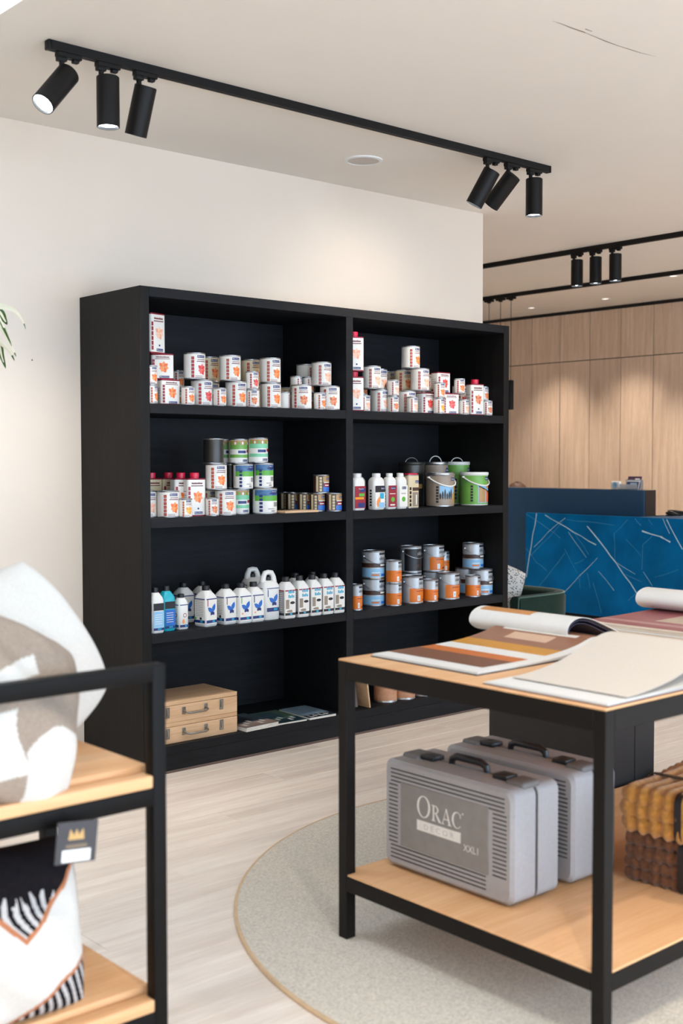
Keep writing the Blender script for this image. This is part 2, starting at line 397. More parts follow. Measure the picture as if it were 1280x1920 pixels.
# small nail mark on the wall
g = G(); g.lathe([(.004, 0), (.003, .004), (.0, .005)], 10, cap1=False)
o = g.obj('nail', mat('nail_steel', rgb(140, 135, 130), .4, .8)); o.location = (-.259, WALLY, 1.983); o.rotation_euler = (math.radians(90), 0, 0)
tag(o, 'tiny nail head in the white wall left of the bookcase', 'nail')

# ------------------------------------------------------------------ bookcase
M_black = wood('black_oak', rgb(16, 17, 20), rgb(27, 28, 32), 'X', .55, 12, bump=.12, spec=.2)
M_blackv = wood('black_oak_upright', rgb(15, 14, 14), rgb(25, 23, 22), 'Z', .55, 12, bump=.12, spec=.2)
BW, BD, BH = 2.5891, WALLY-.002, 2.3054
bk = thing('bookcase', 'tall black wooden bookcase with two bays of paint shelves', 'bookcase', (0, 0, 0))
def part(name, m, x0, x1, y0, y1, z0, z1, bev=.0015, parent=bk): g = G(); g.box(x0, x1, y0, y1, z0, z1, bev=bev, seg=1); return g.obj(name, m, parent)
part('side_panel', M_blackv, 0, .0496, 0, BD, 0.012, BH); part('side_panel', M_blackv, 2.5413, BW, 0, BD, 0.012, BH)
part('divider', M_black, 1.2718, 1.3214, 0, BD-.02, .1324, BH-.046)
part('top_panel', M_black, .0496, 2.5413, 0, BD, BH-.046, BH)
part('back_panel', M_black, .0496, 2.5413, BD-.02, BD, .1, BH-.046)
for (x0, x1) in ((.0496, 1.2718), (1.3214, 2.5413)):
    for z in (1.763, 1.2234, .678): part('shelf', M_black, x0, x1, 0.0005, BD-.02, z-.046, z)
part('bottom_panel', M_black, .0496, 2.5413, 0.0005, BD-.02, .09, .1324)
part('plinth', M_black, .0496, 2.5413, .003, .025, .012, .09)
part('base_strip', mat('strip_brown', rgb(96, 78, 70), .6), 0, BW, .002, BD, 0, .012)
# ------------------------------------------------------------------ stock on the shelves
C_white = mat('label_white', rgb(233, 229, 222), .38, var=.02); C_cream = mat('label_cream', rgb(214, 196, 160), .4, var=.03)
C_navy = mat('print_navy', rgb(28, 48, 112), .4); C_crim = mat('print_crimson', rgb(150, 26, 48), .4); C_crim2 = mat('print_maroon', rgb(110, 30, 40), .4)
C_or = mat('print_orange', rgb(236, 110, 44), .4); C_or2 = mat('print_orange_light', rgb(244, 150, 84), .4)
C_rd = mat('print_red', rgb(220, 56, 56), .4); C_rd2 = mat('print_red_light', rgb(236, 104, 96), .4)
C_pe = mat('print_peach', rgb(240, 168, 136), .4); C_pe2 = mat('print_peach_light', rgb(246, 200, 176), .4)
C_am = mat('print_amber', rgb(238, 150, 28), .4); C_am2 = mat('print_amber_light', rgb(246, 188, 90), .4)
C_dk = mat('print_rust', rgb(206, 98, 52), .4); C_dk2 = mat('print_rust_light', rgb(232, 146, 96), .4)
C_grey = mat('print_grey', rgb(150, 146, 146), .4); C_txt = mat('print_text', rgb(120, 60, 62), .4); C_black = mat('print_black', rgb(26, 26, 32), .4)
C_tin = mat('tin', rgb(176, 178, 182), .3, .9, var=.05); C_tinr = mat('tin_red', rgb(136, 22, 44), .35, .3); C_redcap = mat('red_plastic', rgb(214, 30, 66), .35)
C_grn = mat('print_green', rgb(92, 172, 60), .4); C_grn2 = mat('print_mint', rgb(126, 200, 160), .4); C_blue = mat('print_blue', rgb(36, 104, 190), .4)
C_sky = mat('print_sky', rgb(142, 190, 224), .4); C_wpic = mat('print_oak', rgb(176, 138, 84), .4); C_teal = mat('print_teal', rgb(40, 160, 196), .4)
C_mutb = mat('print_muted_blue', rgb(66, 110, 156), .4, var=.3, scale=50); C_brn = mat('print_brown', rgb(70, 44, 36), .4); C_silver = mat('label_silver', rgb(186, 190, 194), .32, .3); C_ora = mat('label_orange', rgb(222, 116, 30), .38)
C_plw = mat('white_plastic', rgb(228, 226, 222), .35, var=.02, spec=.5); C_plb = mat('black_plastic', rgb(24, 25, 30), .35); C_plt = mat('teal_plastic', rgb(34, 168, 188), .35)
C_tan = mat('label_taupe', rgb(150, 134, 118), .42); C_green = mat('label_green', rgb(112, 168, 74), .4); C_dgrey = mat('tin_dark', rgb(64, 62, 60), .35, .6)
C_woodl = wood('label_woodgrain', rgb(184, 128, 96), rgb(214, 164, 130), 'X', .42, 6)
LEAF = {'o': (C_or, C_or2), 'r': (C_rd, C_rd2), 'p': (C_pe, C_pe2), 'a': (C_am, C_am2), 'd': (C_dk, C_dk2), 't': (C_dk, C_dk2)}
CACHE = {}
def can_body(r, h, m=None, seg=36):
    g = G(); g.lathe([(r*.93, .002), (r*.97, 0), (r+.001, .001), (r+.0012, .004), (r-.0005, .006), (r-.0005, h-.007), (r+.0012, h-.005), (r+.0012, h-.001), (r-.001, h), (r-.004, h-.001), (r-.0045, h-.006)], seg, cap1=False)
    return g.mesh('body', m or C_tin, 50)
def can_lid(r, h, m=None):
    g = G(); g.lathe([(r-.0045, h-.006), (r*.72, h-.006), (r*.70, h-.002), (r*.62, h-.002), (r*.60, h-.004), (.001, h-.004)], 32, cap0=False)
    return g.mesh('lid', m or C_tin, 50)
def sleeve(g, r, z0, z1, m, seg=36): g.lathe([(r, z0), (r, z1)], seg, m, cap0=False, cap1=False)
def kind(k, v):
    key = (k, v)
    if key in CACHE: return CACHE[key]
    P = KINDS[k]; parts = BUILD[P[0]](k, v, *P[1:]); CACHE[key] = parts; return parts
def b_can(k, v, r, h):
    c1, c2 = LEAF[v]; base = C_cream if v == 't' else C_white
    mats = [base, C_navy, C_crim, c1, c2, C_txt, C_white]; g = G(); sleeve(g, r+.0003, .006, h-.007, 0)
    w = r; lw = .62*r; small = k == 'S'
    lay1 = rect(-.42*r, .42*r, h*.80, h*.90, 1)+leaves(.05*r, h*.36, h*.34 if not small else h*.36, 3, 4)
    n = 6
    for i in range(n): z = h*(.06+.135*i); lay1 += rect(-.98*r, -.72*r, z, z+h*.112, 2)
    lay1 += rect(-.40*r, .5*r, h*.725, h*.75, 5)+rect(-.46*r, .5*r, h*.655, h*.685, 5)
    for z in (.05, .085, .12): lay1 += rect(-.62*r, .1*r, h*z, h*(z+.012), 5)
    lay2 = text('Blanchon', -.36*r, .36*r, h*.825, h*.878, 6)
    for i in range(n): z = h*(.06+.135*i); lay2 += rect(-.93*r, -.77*r, z+h*.03, z+h*.045, 4)+rect(-.90*r, -.80*r, z+h*.065, z+h*.08, 4)
    art(g, [lay1, lay2], on_cyl(r+.0003), step=.16*r)
    return [('body', can_body(r, h)), ('lid', can_lid(r, h)), ('label', g.mesh('label', mats, 50, weld=None))]
def tin_shell(w, d, h, rr, m):
    g = G(); g.loft([rrect(w, d, rr, 0), rrect(w+.001, d+.001, rr, .002), rrect(w-.001, d-.001, rr, .005), rrect(w-.001, d-.001, rr, h-.006), rrect(w+.001, d+.001, rr, h-.004), rrect(w+.001, d+.001, rr, h-.0005), rrect(w-.004, d-.004, rr, h), rrect(w-.006, d-.006, rr, h-.004)], 0)
    return g.mesh('body', m, 50)
def b_tin(k, v, w, d, h):
    c1, c2 = LEAF[v]; base = C_cream if v == 't' else C_white
    mats = [base, C_navy, C_crim, c1, c2, C_txt, C_white]; g = G(); rr = .012
    g.loft([rrect(w-.0002, d-.0002, rr, .006), rrect(w-.0002, d-.0002, rr, h-.0065)], 0, False, False)
    a = w/2; tall = h > .15
    lay = rect(-.55*a, .62*a, h*.85, h*.885, 5)+rect(-.6*a, .68*a, h*.79, h*.815, 5)+rect(-.25*a, .62*a, h*.05, h*.12 if tall else h*.14, 1)
    lay += leaves(.12*a, h*.5 if tall else h*.47, h*.26 if tall else h*.36, 3, 4)
    n = 6
    for i in range(n): z = h*(.08+.12*i); lay += rect(-.9*a, -.66*a, z, z+h*.1, 2)
    lay += disc(.15*a, h*.2, .1*a, 1) if tall else []
    t2 = text('Blanchon', -.2*a, .57*a, h*.065, h*.105 if tall else h*.12, 6)+text('Huile-Dur', -.55*a, .62*a, h*.845, h*.905, 5)
    art(g, [lay, t2], on_y(-d/2+.0001))
    side = rect(-d*.36, -d*.1, h*.08, h*.2, 5)
    for i in range(5): z = h*(.25+.1*i); side += rect(-d*.36, d*.3, z, z+h*.012, 5)
    art(g, [side], on_x(-w/2+.0001))
    ps = [('body', tin_shell(w, d, h, rr, C_tinr)), ('label', g.mesh('label', mats, 50, weld=None))]
    if k == 'T2':
        g = G(); g.lathe([(.021, h-.004), (.021, h+.006), (.0225, h+.007), (.0225, h+.026), (.020, h+.028)], 24); ps.append(('cap', g.mesh('cap', C_redcap, 40)))
    else:
        g = G(); g.lathe([(w*.2, h-.004), (w*.2, h-.001), (w*.17, h)], 24); ps.append(('lid', g.mesh('lid', C_tinr, 40)))
    return ps
def b_green(k, v, r, h):     # brush-picture cans: green or blue-and-green bands
    mats = [C_white, C_wpic, C_green if k == 'G' else C_grn2, C_navy, C_grn, C_mutb, C_grey, C_crim]; g = G(); R = r+.0003; sleeve(g, R, .006, h-.007, 0)
    u = 1.5*r
    if v == 'g':
        lay = rect(-u, u, h*.78, h*.93, 1)+rect(-u, u, h*.60, h*.78, 2)+rect(-u, u, h*.25, h*.38, 2)
        for i in range(9): a = -u+i*2*u/9; lay += rect(a+.02*r, a+.16*r, h*.60, h*.90 if i % 2 else h*.84, 1 if i % 3 else 4)
        lay = rect(-u, u, h*.76, h*.93, 1)+rect(-u, u, h*.58, h*.76, 2)+rect(-u, u, h*.24, h*.37, 2)
        l2 = rect(-.5*r, .42*r, h*.42, h*.53, 3)+rect(.55*r, 1.0*r, h*.45, h*.56, 7)+rect(0, .7*r, h*.08, h*.17, 3)
        for i in range(6): a = -1.2*r+i*.4*r; l2 += petal(a, h*.76, math.pi/2, h*.13, .22*r, 0 if i % 2 else 4)
        l3 = text('Blanchon', .04*r, .66*r, h*.1, h*.15, 0)
    else:
        lay = rect(-u, u, h*.70, h*.93, 5)+rect(-u, u, h*.50, h*.70, 4)
        l2 = petal(-.2*r, h*.78, .1, r*1.3, h*.14, 3)+rect(.05*r, .6*r, h*.82, h*.9, 3)+rect(.25*r, .8*r, h*.28, h*.45, 6)+rect(-.3*r, .3*r, h*.18, h*.21, 6)+rect(0, .35*r, h*.08, h*.14, 6)
        for i in range(5): z = h*(.08+.14*i); l2 += rect(-1.02*r, -.74*r, z, z+h*.1, 3)
        l3 = text('Blanchon', .09*r, .56*r, h*.835, h*.885, 0)
    art(g, [lay, l2, l3], on_cyl(R), step=.16*r)
    return [('body', can_body(r, h)), ('lid', can_lid(r, h)), ('label', g.mesh('label', mats, 50, weld=None))]
def b_dark(k, v, r, h):      # plain dark tins and the small dark varnish tins
    mats = [C_dgrey if k == 'Dm' else C_brn, C_wpic, C_crim, C_blue, C_navy, C_white, C_cream]; g = G(); R = r+.0003; sleeve(g, R, .006, h-.007, 0)
    if k == 'Dm':
        lay = rect(-.2*r, 1.2*r, h*.45, h*.62, 1) if v == 'b' else rect(-.5*r, .1*r, h*.1, h*.85, 0)
        art(g, [lay], on_cyl(R), step=.16*r)
    else:
        lay = rect(-.45*r, 1.3*r, h*.6, h*.92, 1)+rect(-.45*r, 1.3*r, h*.08, h*.34, 3)+rect(-1.4*r, -1.05*r, h*.08, h*.92, 6)
        for i in range(5): z = h*(.1+.16*i); lay += rect(-.92*r, -.6*r, z, z+h*.13, 6)
        l2 = rect(0, .62*r, h*.72, h*.84, 4)+rect(-.3*r, .55*r, h*.34, h*.52, 2)+rect(-.35*r, .9*r, h*.56, h*.6, 5)
        art(g, [lay, l2, text('Blanchon', .06*r, .56*r, h*.75, h*.81, 5)+rect(-.2*r, .45*r, h*.4, h*.45, 5)], on_cyl(R), step=.16*r)
    return [('body', can_body(r, h)), ('lid', can_lid(r, h)), ('label', g.mesh('label', mats, 50, weld=None))]
def handle_pts(r, z, sag=None, up=None, n=15):
    pts = []
    for i in range(n):
        a = math.pi*i/(n-1); x = (r+.006)*math.cos(a)
        if up: pts.append((x, 0.0, z+up*math.sin(a)))
        else: pts.append((x, -(r+.008)*math.sin(a), z-sag*math.sin(a)))
    return pts
def b_pail(k, v, r, h):
    back = k == 'PB'
    base = {'grey': C_tan, 'green': C_green, 'dk': C_dgrey}[v]
    mats = [base, C_navy, C_sky, C_grn, C_wpic, C_white, C_black, C_or, C_am]; g = G(); R = r+.0004; sleeve(g, R, .008, h-.016, 0)
    if v == 'grey':
        lay = rect(-.75*r, .95*r, h*.1, h*.62, 2)
        l2 = [([(-.75*r, h*.1), (.95*r, h*.1), (.95*r, h*.3), (.2*r, h*.26), (-.75*r, h*.3)], 0)]+[([(.25*r, h*.12), (.95*r, h*.1), (.95*r, h*.5), (.6*r, h*.48), (.25*r, h*.36)], 4)]
        for i in range(6): l2 += petal(-.7*r+.17*r*i, h*.22, math.pi/2, h*(.2+.06*(i % 3)), .16*r, 6)
        l2 += rect(.5*r, .82*r, h*.5, h*.64, 8)
    elif v == 'green':
        lay = rect(-.45*r, 1.0*r, h*.08, h*.62, 2)
        l2 = [([(-.4*r, h*.1), (.2*r, h*.1), (.2*r, h*.5), (-.4*r, h*.56)], 4)]+[([(.3*r, h*.1), (1.0*r, h*.1), (1.0*r, h*.36), (.3*r, h*.46)], 7)]+rect(.35*r, .95*r, h*.52, h*.66, 8)
        l2 += [([(-.4*r, h*.56), (.95*r, h*.34), (.95*r, h*.38), (-.4*r, h*.6)], 6)]
    else: lay = rect(-.4*r, .4*r, h*.3, h*.6, 0); l2 = rect(-.2*r, .2*r, h*.4, h*.5, 4)
    if v != 'dk':
        for i in range(6): z = h*(.12+.085*i); l2 += rect(-1.0*r, -.82*r, z, z+h*.06, 6)
        l2 += rect(.15*r, .75*r, h*.76, h*.86, 1)
        art(g, [lay, l2, text('Blanchon', .2*r, .7*r, h*.785, h*.835, 5)], on_cyl(R), step=.14*r)
    else: art(g, [lay, l2], on_cyl(R), step=.14*r)
    gb = G(); gb.lathe([(r*.95, 0), (r, .003), (r, h-.02), (r+.004, h-.016), (r+.004, h-.004), (r+.002, h), (r-.004, h-.001), (r-.005, h-.008), (.001, h-.008)], 40)
    ps = [('body', gb.mesh('body', C_dgrey if v == 'dk' else (C_plw if v == 'green' else C_tin), 50)), ('label', g.mesh('label', mats, 50, weld=None))]
    g = G()
    if back: pts = handle_pts(r*.62, h-.01, up=.045 if v == 'grey' else .035)
    else: pts = handle_pts(r, h*.86, sag=h*.26)
    g.tube(pts, .0045 if not back else .003, 8)
    for s in (-1, 1): g.lathe([(.009, -.004), (.009, .004)], 12, c=(pts[0][0]*s, 0, pts[0][2]))
    ps.append(('handle', g.mesh('handle', C_plw if v != 'dk' else C_tin, 50)))
    return ps
def b_sik(k, v, r, h):
    base = C_silver
    mats = [base, C_black, C_ora, C_white, C_crim2, C_sky, C_blue, C_brn]; g = G(); R = r+.0003; sleeve(g, R, .006, h-.008, 0)
    if v in ('o', 'or', ''):
        lay = rect(-1.0*r if v == 'or' else -2.2*r, 1.5*r, h*.06, h*.56, 2); l2 = rect(-.1*r, .75*r, h*.86, h*.93, 1)+text('sikkens', -.1*r, .8*r, h*.69, h*.82, 1)
        l2 += rect(-.28*r, .02*r, h*.1, h*.3, 3)+rect(.35*r, 1.1*r, h*.1, h*.16, 4)+rect(-.4*r, .9*r, h*.45, h*.47, 4)
        l3 = rect(-.22*r, -.04*r, h*.14, h*.26, 0)
    elif v == 'blue':
        lay = rect(-2.2*r, 1.4*r, h*.06, h*.36, 5)+rect(-2.2*r, 1.4*r, h*.4, h*.56, 7)
        l2 = rect(-.1*r, .8*r, h*.85, h*.93, 1)+text('sikkens', -.1*r, .85*r, h*.66, h*.8, 1)+rect(.1*r, .8*r, h*.08, h*.17, 6)+rect(-.8*r, .0*r, h*.2, h*.23, 3)+rect(-.8*r, -.1*r, h*.1, h*.16, 2)
        l3 = rect(0, .8*r, h*.45, h*.51, 3)
    else:
        lay = rect(-1.4*r, 1.4*r, h*.06, h*.9, 1); l2 = text('sikkens', -.1*r, .8*r, h*.66, h*.8, 0); l3 = rect(-.2*r, .2*r, h*.2, h*.3, 7)
    art(g, [lay, l2, l3], on_cyl(R), step=.16*r)
    ps = [('body', can_body(r, h)), ('lid', can_lid(r, h, C_black if k == 'SS' else None)), ('label', g.mesh('label', mats, 50, weld=None))]
    if k == 'SP':
        g = G(); pts = handle_pts(r, h*.8, sag=h*.26); g.tube(pts, .0018, 6)
        for s in (-1, 1): g.lathe([(.007, -.004), (.007, .004)], 12, c=((r+.004)*s, 0, h*.8))
        ps.append(('handle', g.mesh('handle', C_tin, 50)))
    return ps
def b_woodcan(k, v, r, h):
    mats = [C_woodl, C_navy, C_white]; g = G(); R = r+.0003; sleeve(g, R, .012, h-.007, 0)
    art(g, [rect(-.4*r, .7*r, h*.84, h*.93, 1), text('Blanchon', -.3*r, .6*r, h*.86, h*.91, 2)], on_cyl(R), step=.16*r)
    return [('body', can_body(r, h)), ('lid', can_lid(r, h)), ('label', g.mesh('label', mats, 50, weld=None))]
# ---- plastic bottles
def bottle_shell(w, d, h, neck, shoulder, rr, m, taper=0.0, cap_r=.016):
    g = G(); sh = h*shoulder
    rings = [rrect(w*.92, d*.92, rr, 0), rrect(w, d, rr, .005), rrect(w, d, rr, sh*.97), rrect(w*.97, d*.97, rr, sh)]
    for t in (.3, .6, .85, 1.0):
        e = t**1.15; ww = w+(2*cap_r*1.3-w)*e; dd = d+(2*cap_r*1.3-d)*e; rings.append(rrect(ww, dd, rr+(cap_r*1.2-rr)*e, sh+(h*neck-sh)*t))
    rings.append(rrect(2*cap_r*.95, 2*cap_r*.95, cap_r*.9, h*neck+.003))
    g.loft(rings, 0); return g.mesh('body', m, 45)
def cap_mesh(z, r, hh, m):
    g = G(); seg = 28; rings = []
    for rr, zz in ((r, z), (r, z+hh-.002), (r-.002, z+hh)):
        rings.append([((rr+(.0006 if i % 2 else 0))*math.cos(2*math.pi*i/seg), (rr+(.0006 if i % 2 else 0))*math.sin(2*math.pi*i/seg), zz) for i in range(seg)])
    g.loft(rings, 0); return g.mesh('cap', m, 40)
def butterfly(cx, cy, s, m1, m2):
    return petal(cx, cy, 2.5, s*.95, s*.55, m1)+petal(cx, cy, 1.15, s*1.1, s*.55, m1)+petal(cx, cy, -2.2, s*.5, s*.4, m2)+petal(cx, cy, -.9, s*.5, s*.4, m2)
def b_bottle(k, v, w, d, h):
    lm = [C_white, C_navy, C_blue, C_crim, C_teal, C_grey, C_black, C_grn, C_tan, C_or2, C_sky, C_am]
    a = w/2; g = G(); body, capm, rr = C_plw, C_plb, .018; sh, nk, cr = .74, .88, .0155
    if k in ('C', 'C5'): sh, nk, cr, rr = .72, .87, .0185, .010
    zt = h*sh*.96
    if k == 'C':
        for f, hw in ((on_y(-d/2), a), (on_x(-w/2), d/2)):
            front = f is not None and hw == a
            lay = rect(-hw*.86, hw*.86, h*.06, zt, 0); l2 = rect(-hw*.86, hw*.86, zt-.005, zt, 1)+rect(-hw*.86, hw*.86, h*.09, h*.16, 1)
            l3 = rect(hw*.1, hw*.5, h*.1, h*.15, 4)
            if front: l3 += rect(-hw*.7, -hw*.58, h*.5, zt-.006, {'r': 3, 'g': 7, 'b': 1}[v])+butterfly(hw*.1, h*.36, h*.2, 2, 1)+[([p for p in q], m) for q, m in (disc(-hw*.5, h*.25, hw*.12, 9) if v != 'r' else [])]
            else:
                for i in range(10): z = h*(.26+.042*i); l3 += rect(-hw*.7, hw*.6, z, z+h*.012, 5)
                l3 += rect(-hw*.8, -hw*.55, h*.17, h*.23, 7)+rect(0, hw*.35, h*.17, h*.23, 6)
            art(g, [lay, l2, l3], f)
    elif k == 'C5':
        for f, hw in ((on_y(-d/2), a), (on_x(-w/2), d/2)):
            lay = rect(-hw*.9, hw*.9, h*.08, zt, 5 if hw != a else 0); l2 = rect(-hw*.9, hw*.9, zt-.006, zt, 3)+rect(-hw*.9, hw*.9, h*.08, h*.14, 6)
            if hw == a:
                for z in (.61, .5):
                    for i in range(4): l2 += rect(-hw*.35+i*hw*.27, -hw*.14+i*hw*.27, h*z, h*(z+.075-.02*(i % 2)), 4)
                l2 += rect(-hw*.8, -hw*.2, h*.24, h*.46, 8)+disc(hw*.35, h*.38, hw*.42, 6, 10, h*.035)+disc(0, h*.18, hw*.7, 8, 10, h*.03)
                l3 = disc(hw*.5, h*.19, hw*.22, 0, 10)+rect(-hw*.1, hw*.3, h*.09, h*.13, 4)
            else:
                l3 = []
                for i in range(9): z = h*(.2+.05*i); l3 += rect(-hw*.7, hw*.6, z, z+h*.012, 0)
            art(g, [lay, l2, l3], f)
    elif k == 'J1':
        if v == 'teal': body = C_plt
        for f, hw in ((on_y(-d/2), a), (on_x(-w/2), d/2)):
            art(g, [rect(-hw*.82, hw*.82, h*.12, h*.48, 2 if v == 'teal' else 10)+rect(-hw*.82, hw*.82, h*.5, h*.66, 6)+rect(-hw*.82, hw*.82, h*.06, h*.115, 1),
                    rect(-hw*.2, hw*.4, h*.075, h*.105, 4)+sum([rect(-hw*.6, hw*.5, h*(.2+.05*i), h*(.212+.05*i), 0) for i in range(5)], [])], f)
    elif k == 'J3':
        for f, hw in ((on_y(-d/2), a), (on_x(-w/2), d/2)):
            art(g, [rect(-hw*.82, hw*.82, zt-.004, zt, 1)+rect(-hw*.82, hw*.82, h*.06, h*.13, 1)+disc(hw*.1, h*.4, hw*.34, 3)+petal(-hw*.2, h*.16, 1.57, h*.14, hw*.5, 9),
                    rect(hw*.1, hw*.5, h*.075, h*.115, 4)+disc(hw*.1, h*.4, hw*.24, 0)], f)
    else:   # W1 W2 : white care-product bottles
        capm = C_plw; sh, nk, cr = .80, .885, .023 if k == 'W1' else .019
        f = on_y(-d/2); zt = h*.66
        if v == 'red': L_ = [rect(-a*.9, a*.9, h*.06, zt, 3), rect(-a*.1, a*.85, h*.5, h*.6, 1)+rect(-a*.9, a*.6, h*.3, h*.36, 11)+rect(-a*.2, a*.7, h*.38, h*.46, 7)+rect(-a*.4, a*.8, h*.08, h*.2, 1)]
        elif v == 'teal': L_ = [rect(-a*.8, a*.9, h*.06, zt, 0), rect(-a*.8, a*.9, h*.48, zt, 6)+rect(0, a*.7, h*.3, h*.46, 4)+petal(-a*.4, h*.08, 1.3, h*.3, a*.7, 9)+rect(-a*.2, a*.8, h*.06, h*.2, 10)+rect(a*.2, a*.8, h*.56, h*.62, 1)]
        elif v == 'rl': L_ = [rect(-a*.85, a*.9, h*.06, zt, 3), rect(-a*.3, a*.6, h*.55, h*.62, 1)+disc(a*.05, h*.27, a*.4, 7)+rect(-a*.6, a*.6, h*.42, h*.44, 0)+rect(-a*.5, a*.5, h*.1, h*.14, 0)]
        else: L_ = [rect(-a*.85, a*.9, h*.06, zt, 0), rect(-a*.3, a*.6, h*.55, h*.62, 1)+disc(a*.05, h*.27, a*.4, 7)+rect(-a*.5, a*.5, h*.42, h*.44, 5)]
        L_.append(text('Blanchon', a*.25 if v == 'teal' else -a*.25, a*.75 if v == 'teal' else a*.55, h*.565, h*.605, 0))
        art(g, L_, f)
        sd = []
        for i in range(6): sd += rect(-d*.1, d*.16, h*(.1+.08*i), h*(.15+.08*i), 6)
        art(g, [sd], on_x(-w/2))
    return [('body', bottle_shell(w, d, h, nk, sh, rr, body, cap_r=cr)), ('cap', cap_mesh(h*nk, cr, h*(1-nk), capm)), ('label', g.mesh('label', lm, 50, weld=None))]
def b_jug(k, v, w, d, h):
    g = G(); rings = [rrect(w*.94, d*.94, .025, 0), rrect(w, d, .028, .006), rrect(w, d, .028, h*.66), rrect(w*.97, d*.95, .028, h*.71), rrect(w*.8, d*.7, .022, h*.77), rrect(w*.62, d*.5, .016, h*.8)]
    g.loft(rings, 0)
    pts = [(-w*.3, 0, h*.76), (-w*.27, 0, h*.87), (-w*.17, 0, h*.955), (w*.0, 0, h*.965), (w*.2, 0, h*.955), (w*.29, 0, h*.87), (w*.33, 0, h*.76)]
    g.tube(pts, [.017, .015, .014, .014, .014, .016, .018], 12)
    body = g.mesh('body', C_plw, 50)
    g = G(); a = w/2; lm = [C_white, C_navy, C_blue, C_teal, C_grey, C_black]
    for f, hw in ((on_y(-d/2), a), (on_x(-w/2), d/2)):
        l3 = rect(hw*.1, hw*.5, h*.19, h*.235, 3)
        if hw == a: l3 += rect(-hw*.6, -hw*.52, h*.48, h*.62, 1)+butterfly(hw*.15, h*.36, h*.17, 2, 1)
        else:
            for i in range(7): l3 += rect(-hw*.5, hw*.5, h*(.32+.035*i), h*(.33+.035*i), 4)
        art(g, [rect(-hw*.7, hw*.72, h*.64, h*.655, 1)+rect(-hw*.7, hw*.72, h*.17, h*.25, 1), l3], f)
    return [('body', body), ('cap', cap_mesh(h*.79, .015, .022, C_plb)), ('label', g.mesh('label', lm, 50, weld=None))]
def b_tin3(k, v, w, d, h):
    lm = [C_cream, C_navy, C_brn, C_tan, C_white, C_black]; g = G(); rr = .012; a = w/2
    g.loft([rrect(w-.0002, d-.0002, rr, .006), rrect(w-.0002, d-.0002, rr, h-.0065)], 0, False, False)
    lay = rect(-a*.3, a*.85, h*.52, h*.62, 2)+rect(a*.2, a*.85, h*.75, h*.83, 1)+rect(-a*.3, a*.8, h*.06, h*.48, 3)
    for i in range(5): lay += rect(-a*.85, -a*.5, h*(.06+.12*i), h*(.15+.12*i), 5)
    art(g, [lay, text('Blanchon', a*.25, a*.8, h*.765, h*.815, 4)+rect(a*.3, a*.5, h*.1, h*.4, 4)], on_y(-d/2+.0001))
    body = tin_shell(w, d, h, rr, C_tin)
    gl = G(); gl.box(-w*.42, w*.42, -d*.36, d*.36, h-.003, h+.008, bev=.004)
    return [('body', body), ('lid', gl.mesh('lid', C_redcap, 40)), ('label', g.mesh('label', lm, 50, weld=None))]
KINDS = dict(B=('can', .0525, .128), S=('can', .0315, .090), T=('tin', .108, .062, .122), T2=('tin', .098, .06, .185), TC=('tin', .098, .06, .19),
    Dm=('dark', .05, .126), G=('green', .048, .126), BG=('green', .05, .128), BL=('green', .0625, .132), D=('dark', .042, .098),
    W1=('bottle', .085, .06, .2), W2=('bottle', .072, .055, .2), T3=('tin3', .085, .055, .19), P=('pail', .083, .2), PB=('pail', .076, .262),
    J1=('bottle', .07, .07, .215), J3=('bottle', .06, .06, .17), C=('bottle', .08, .085, .2), JG=('jug', .11, .085, .25), C5=('bottle', .076, .08, .215),
    SO=('sik', .0445, .128), SP=('sik', .064, .155), SS=('sik', .034, .142), WC=('woodcan', .066, .13))
BUILD = dict(can=b_can, tin=b_tin, green=b_green, dark=b_dark, pail=b_pail, sik=b_sik, woodcan=b_woodcan, bottle=b_bottle, jug=b_jug, tin3=b_tin3)
LF = {'o': 'orange leaves', 'r': 'red leaves', 'p': 'peach leaves', 'a': 'amber leaves', 'd': 'rust leaves', 't': 'rust leaves'}
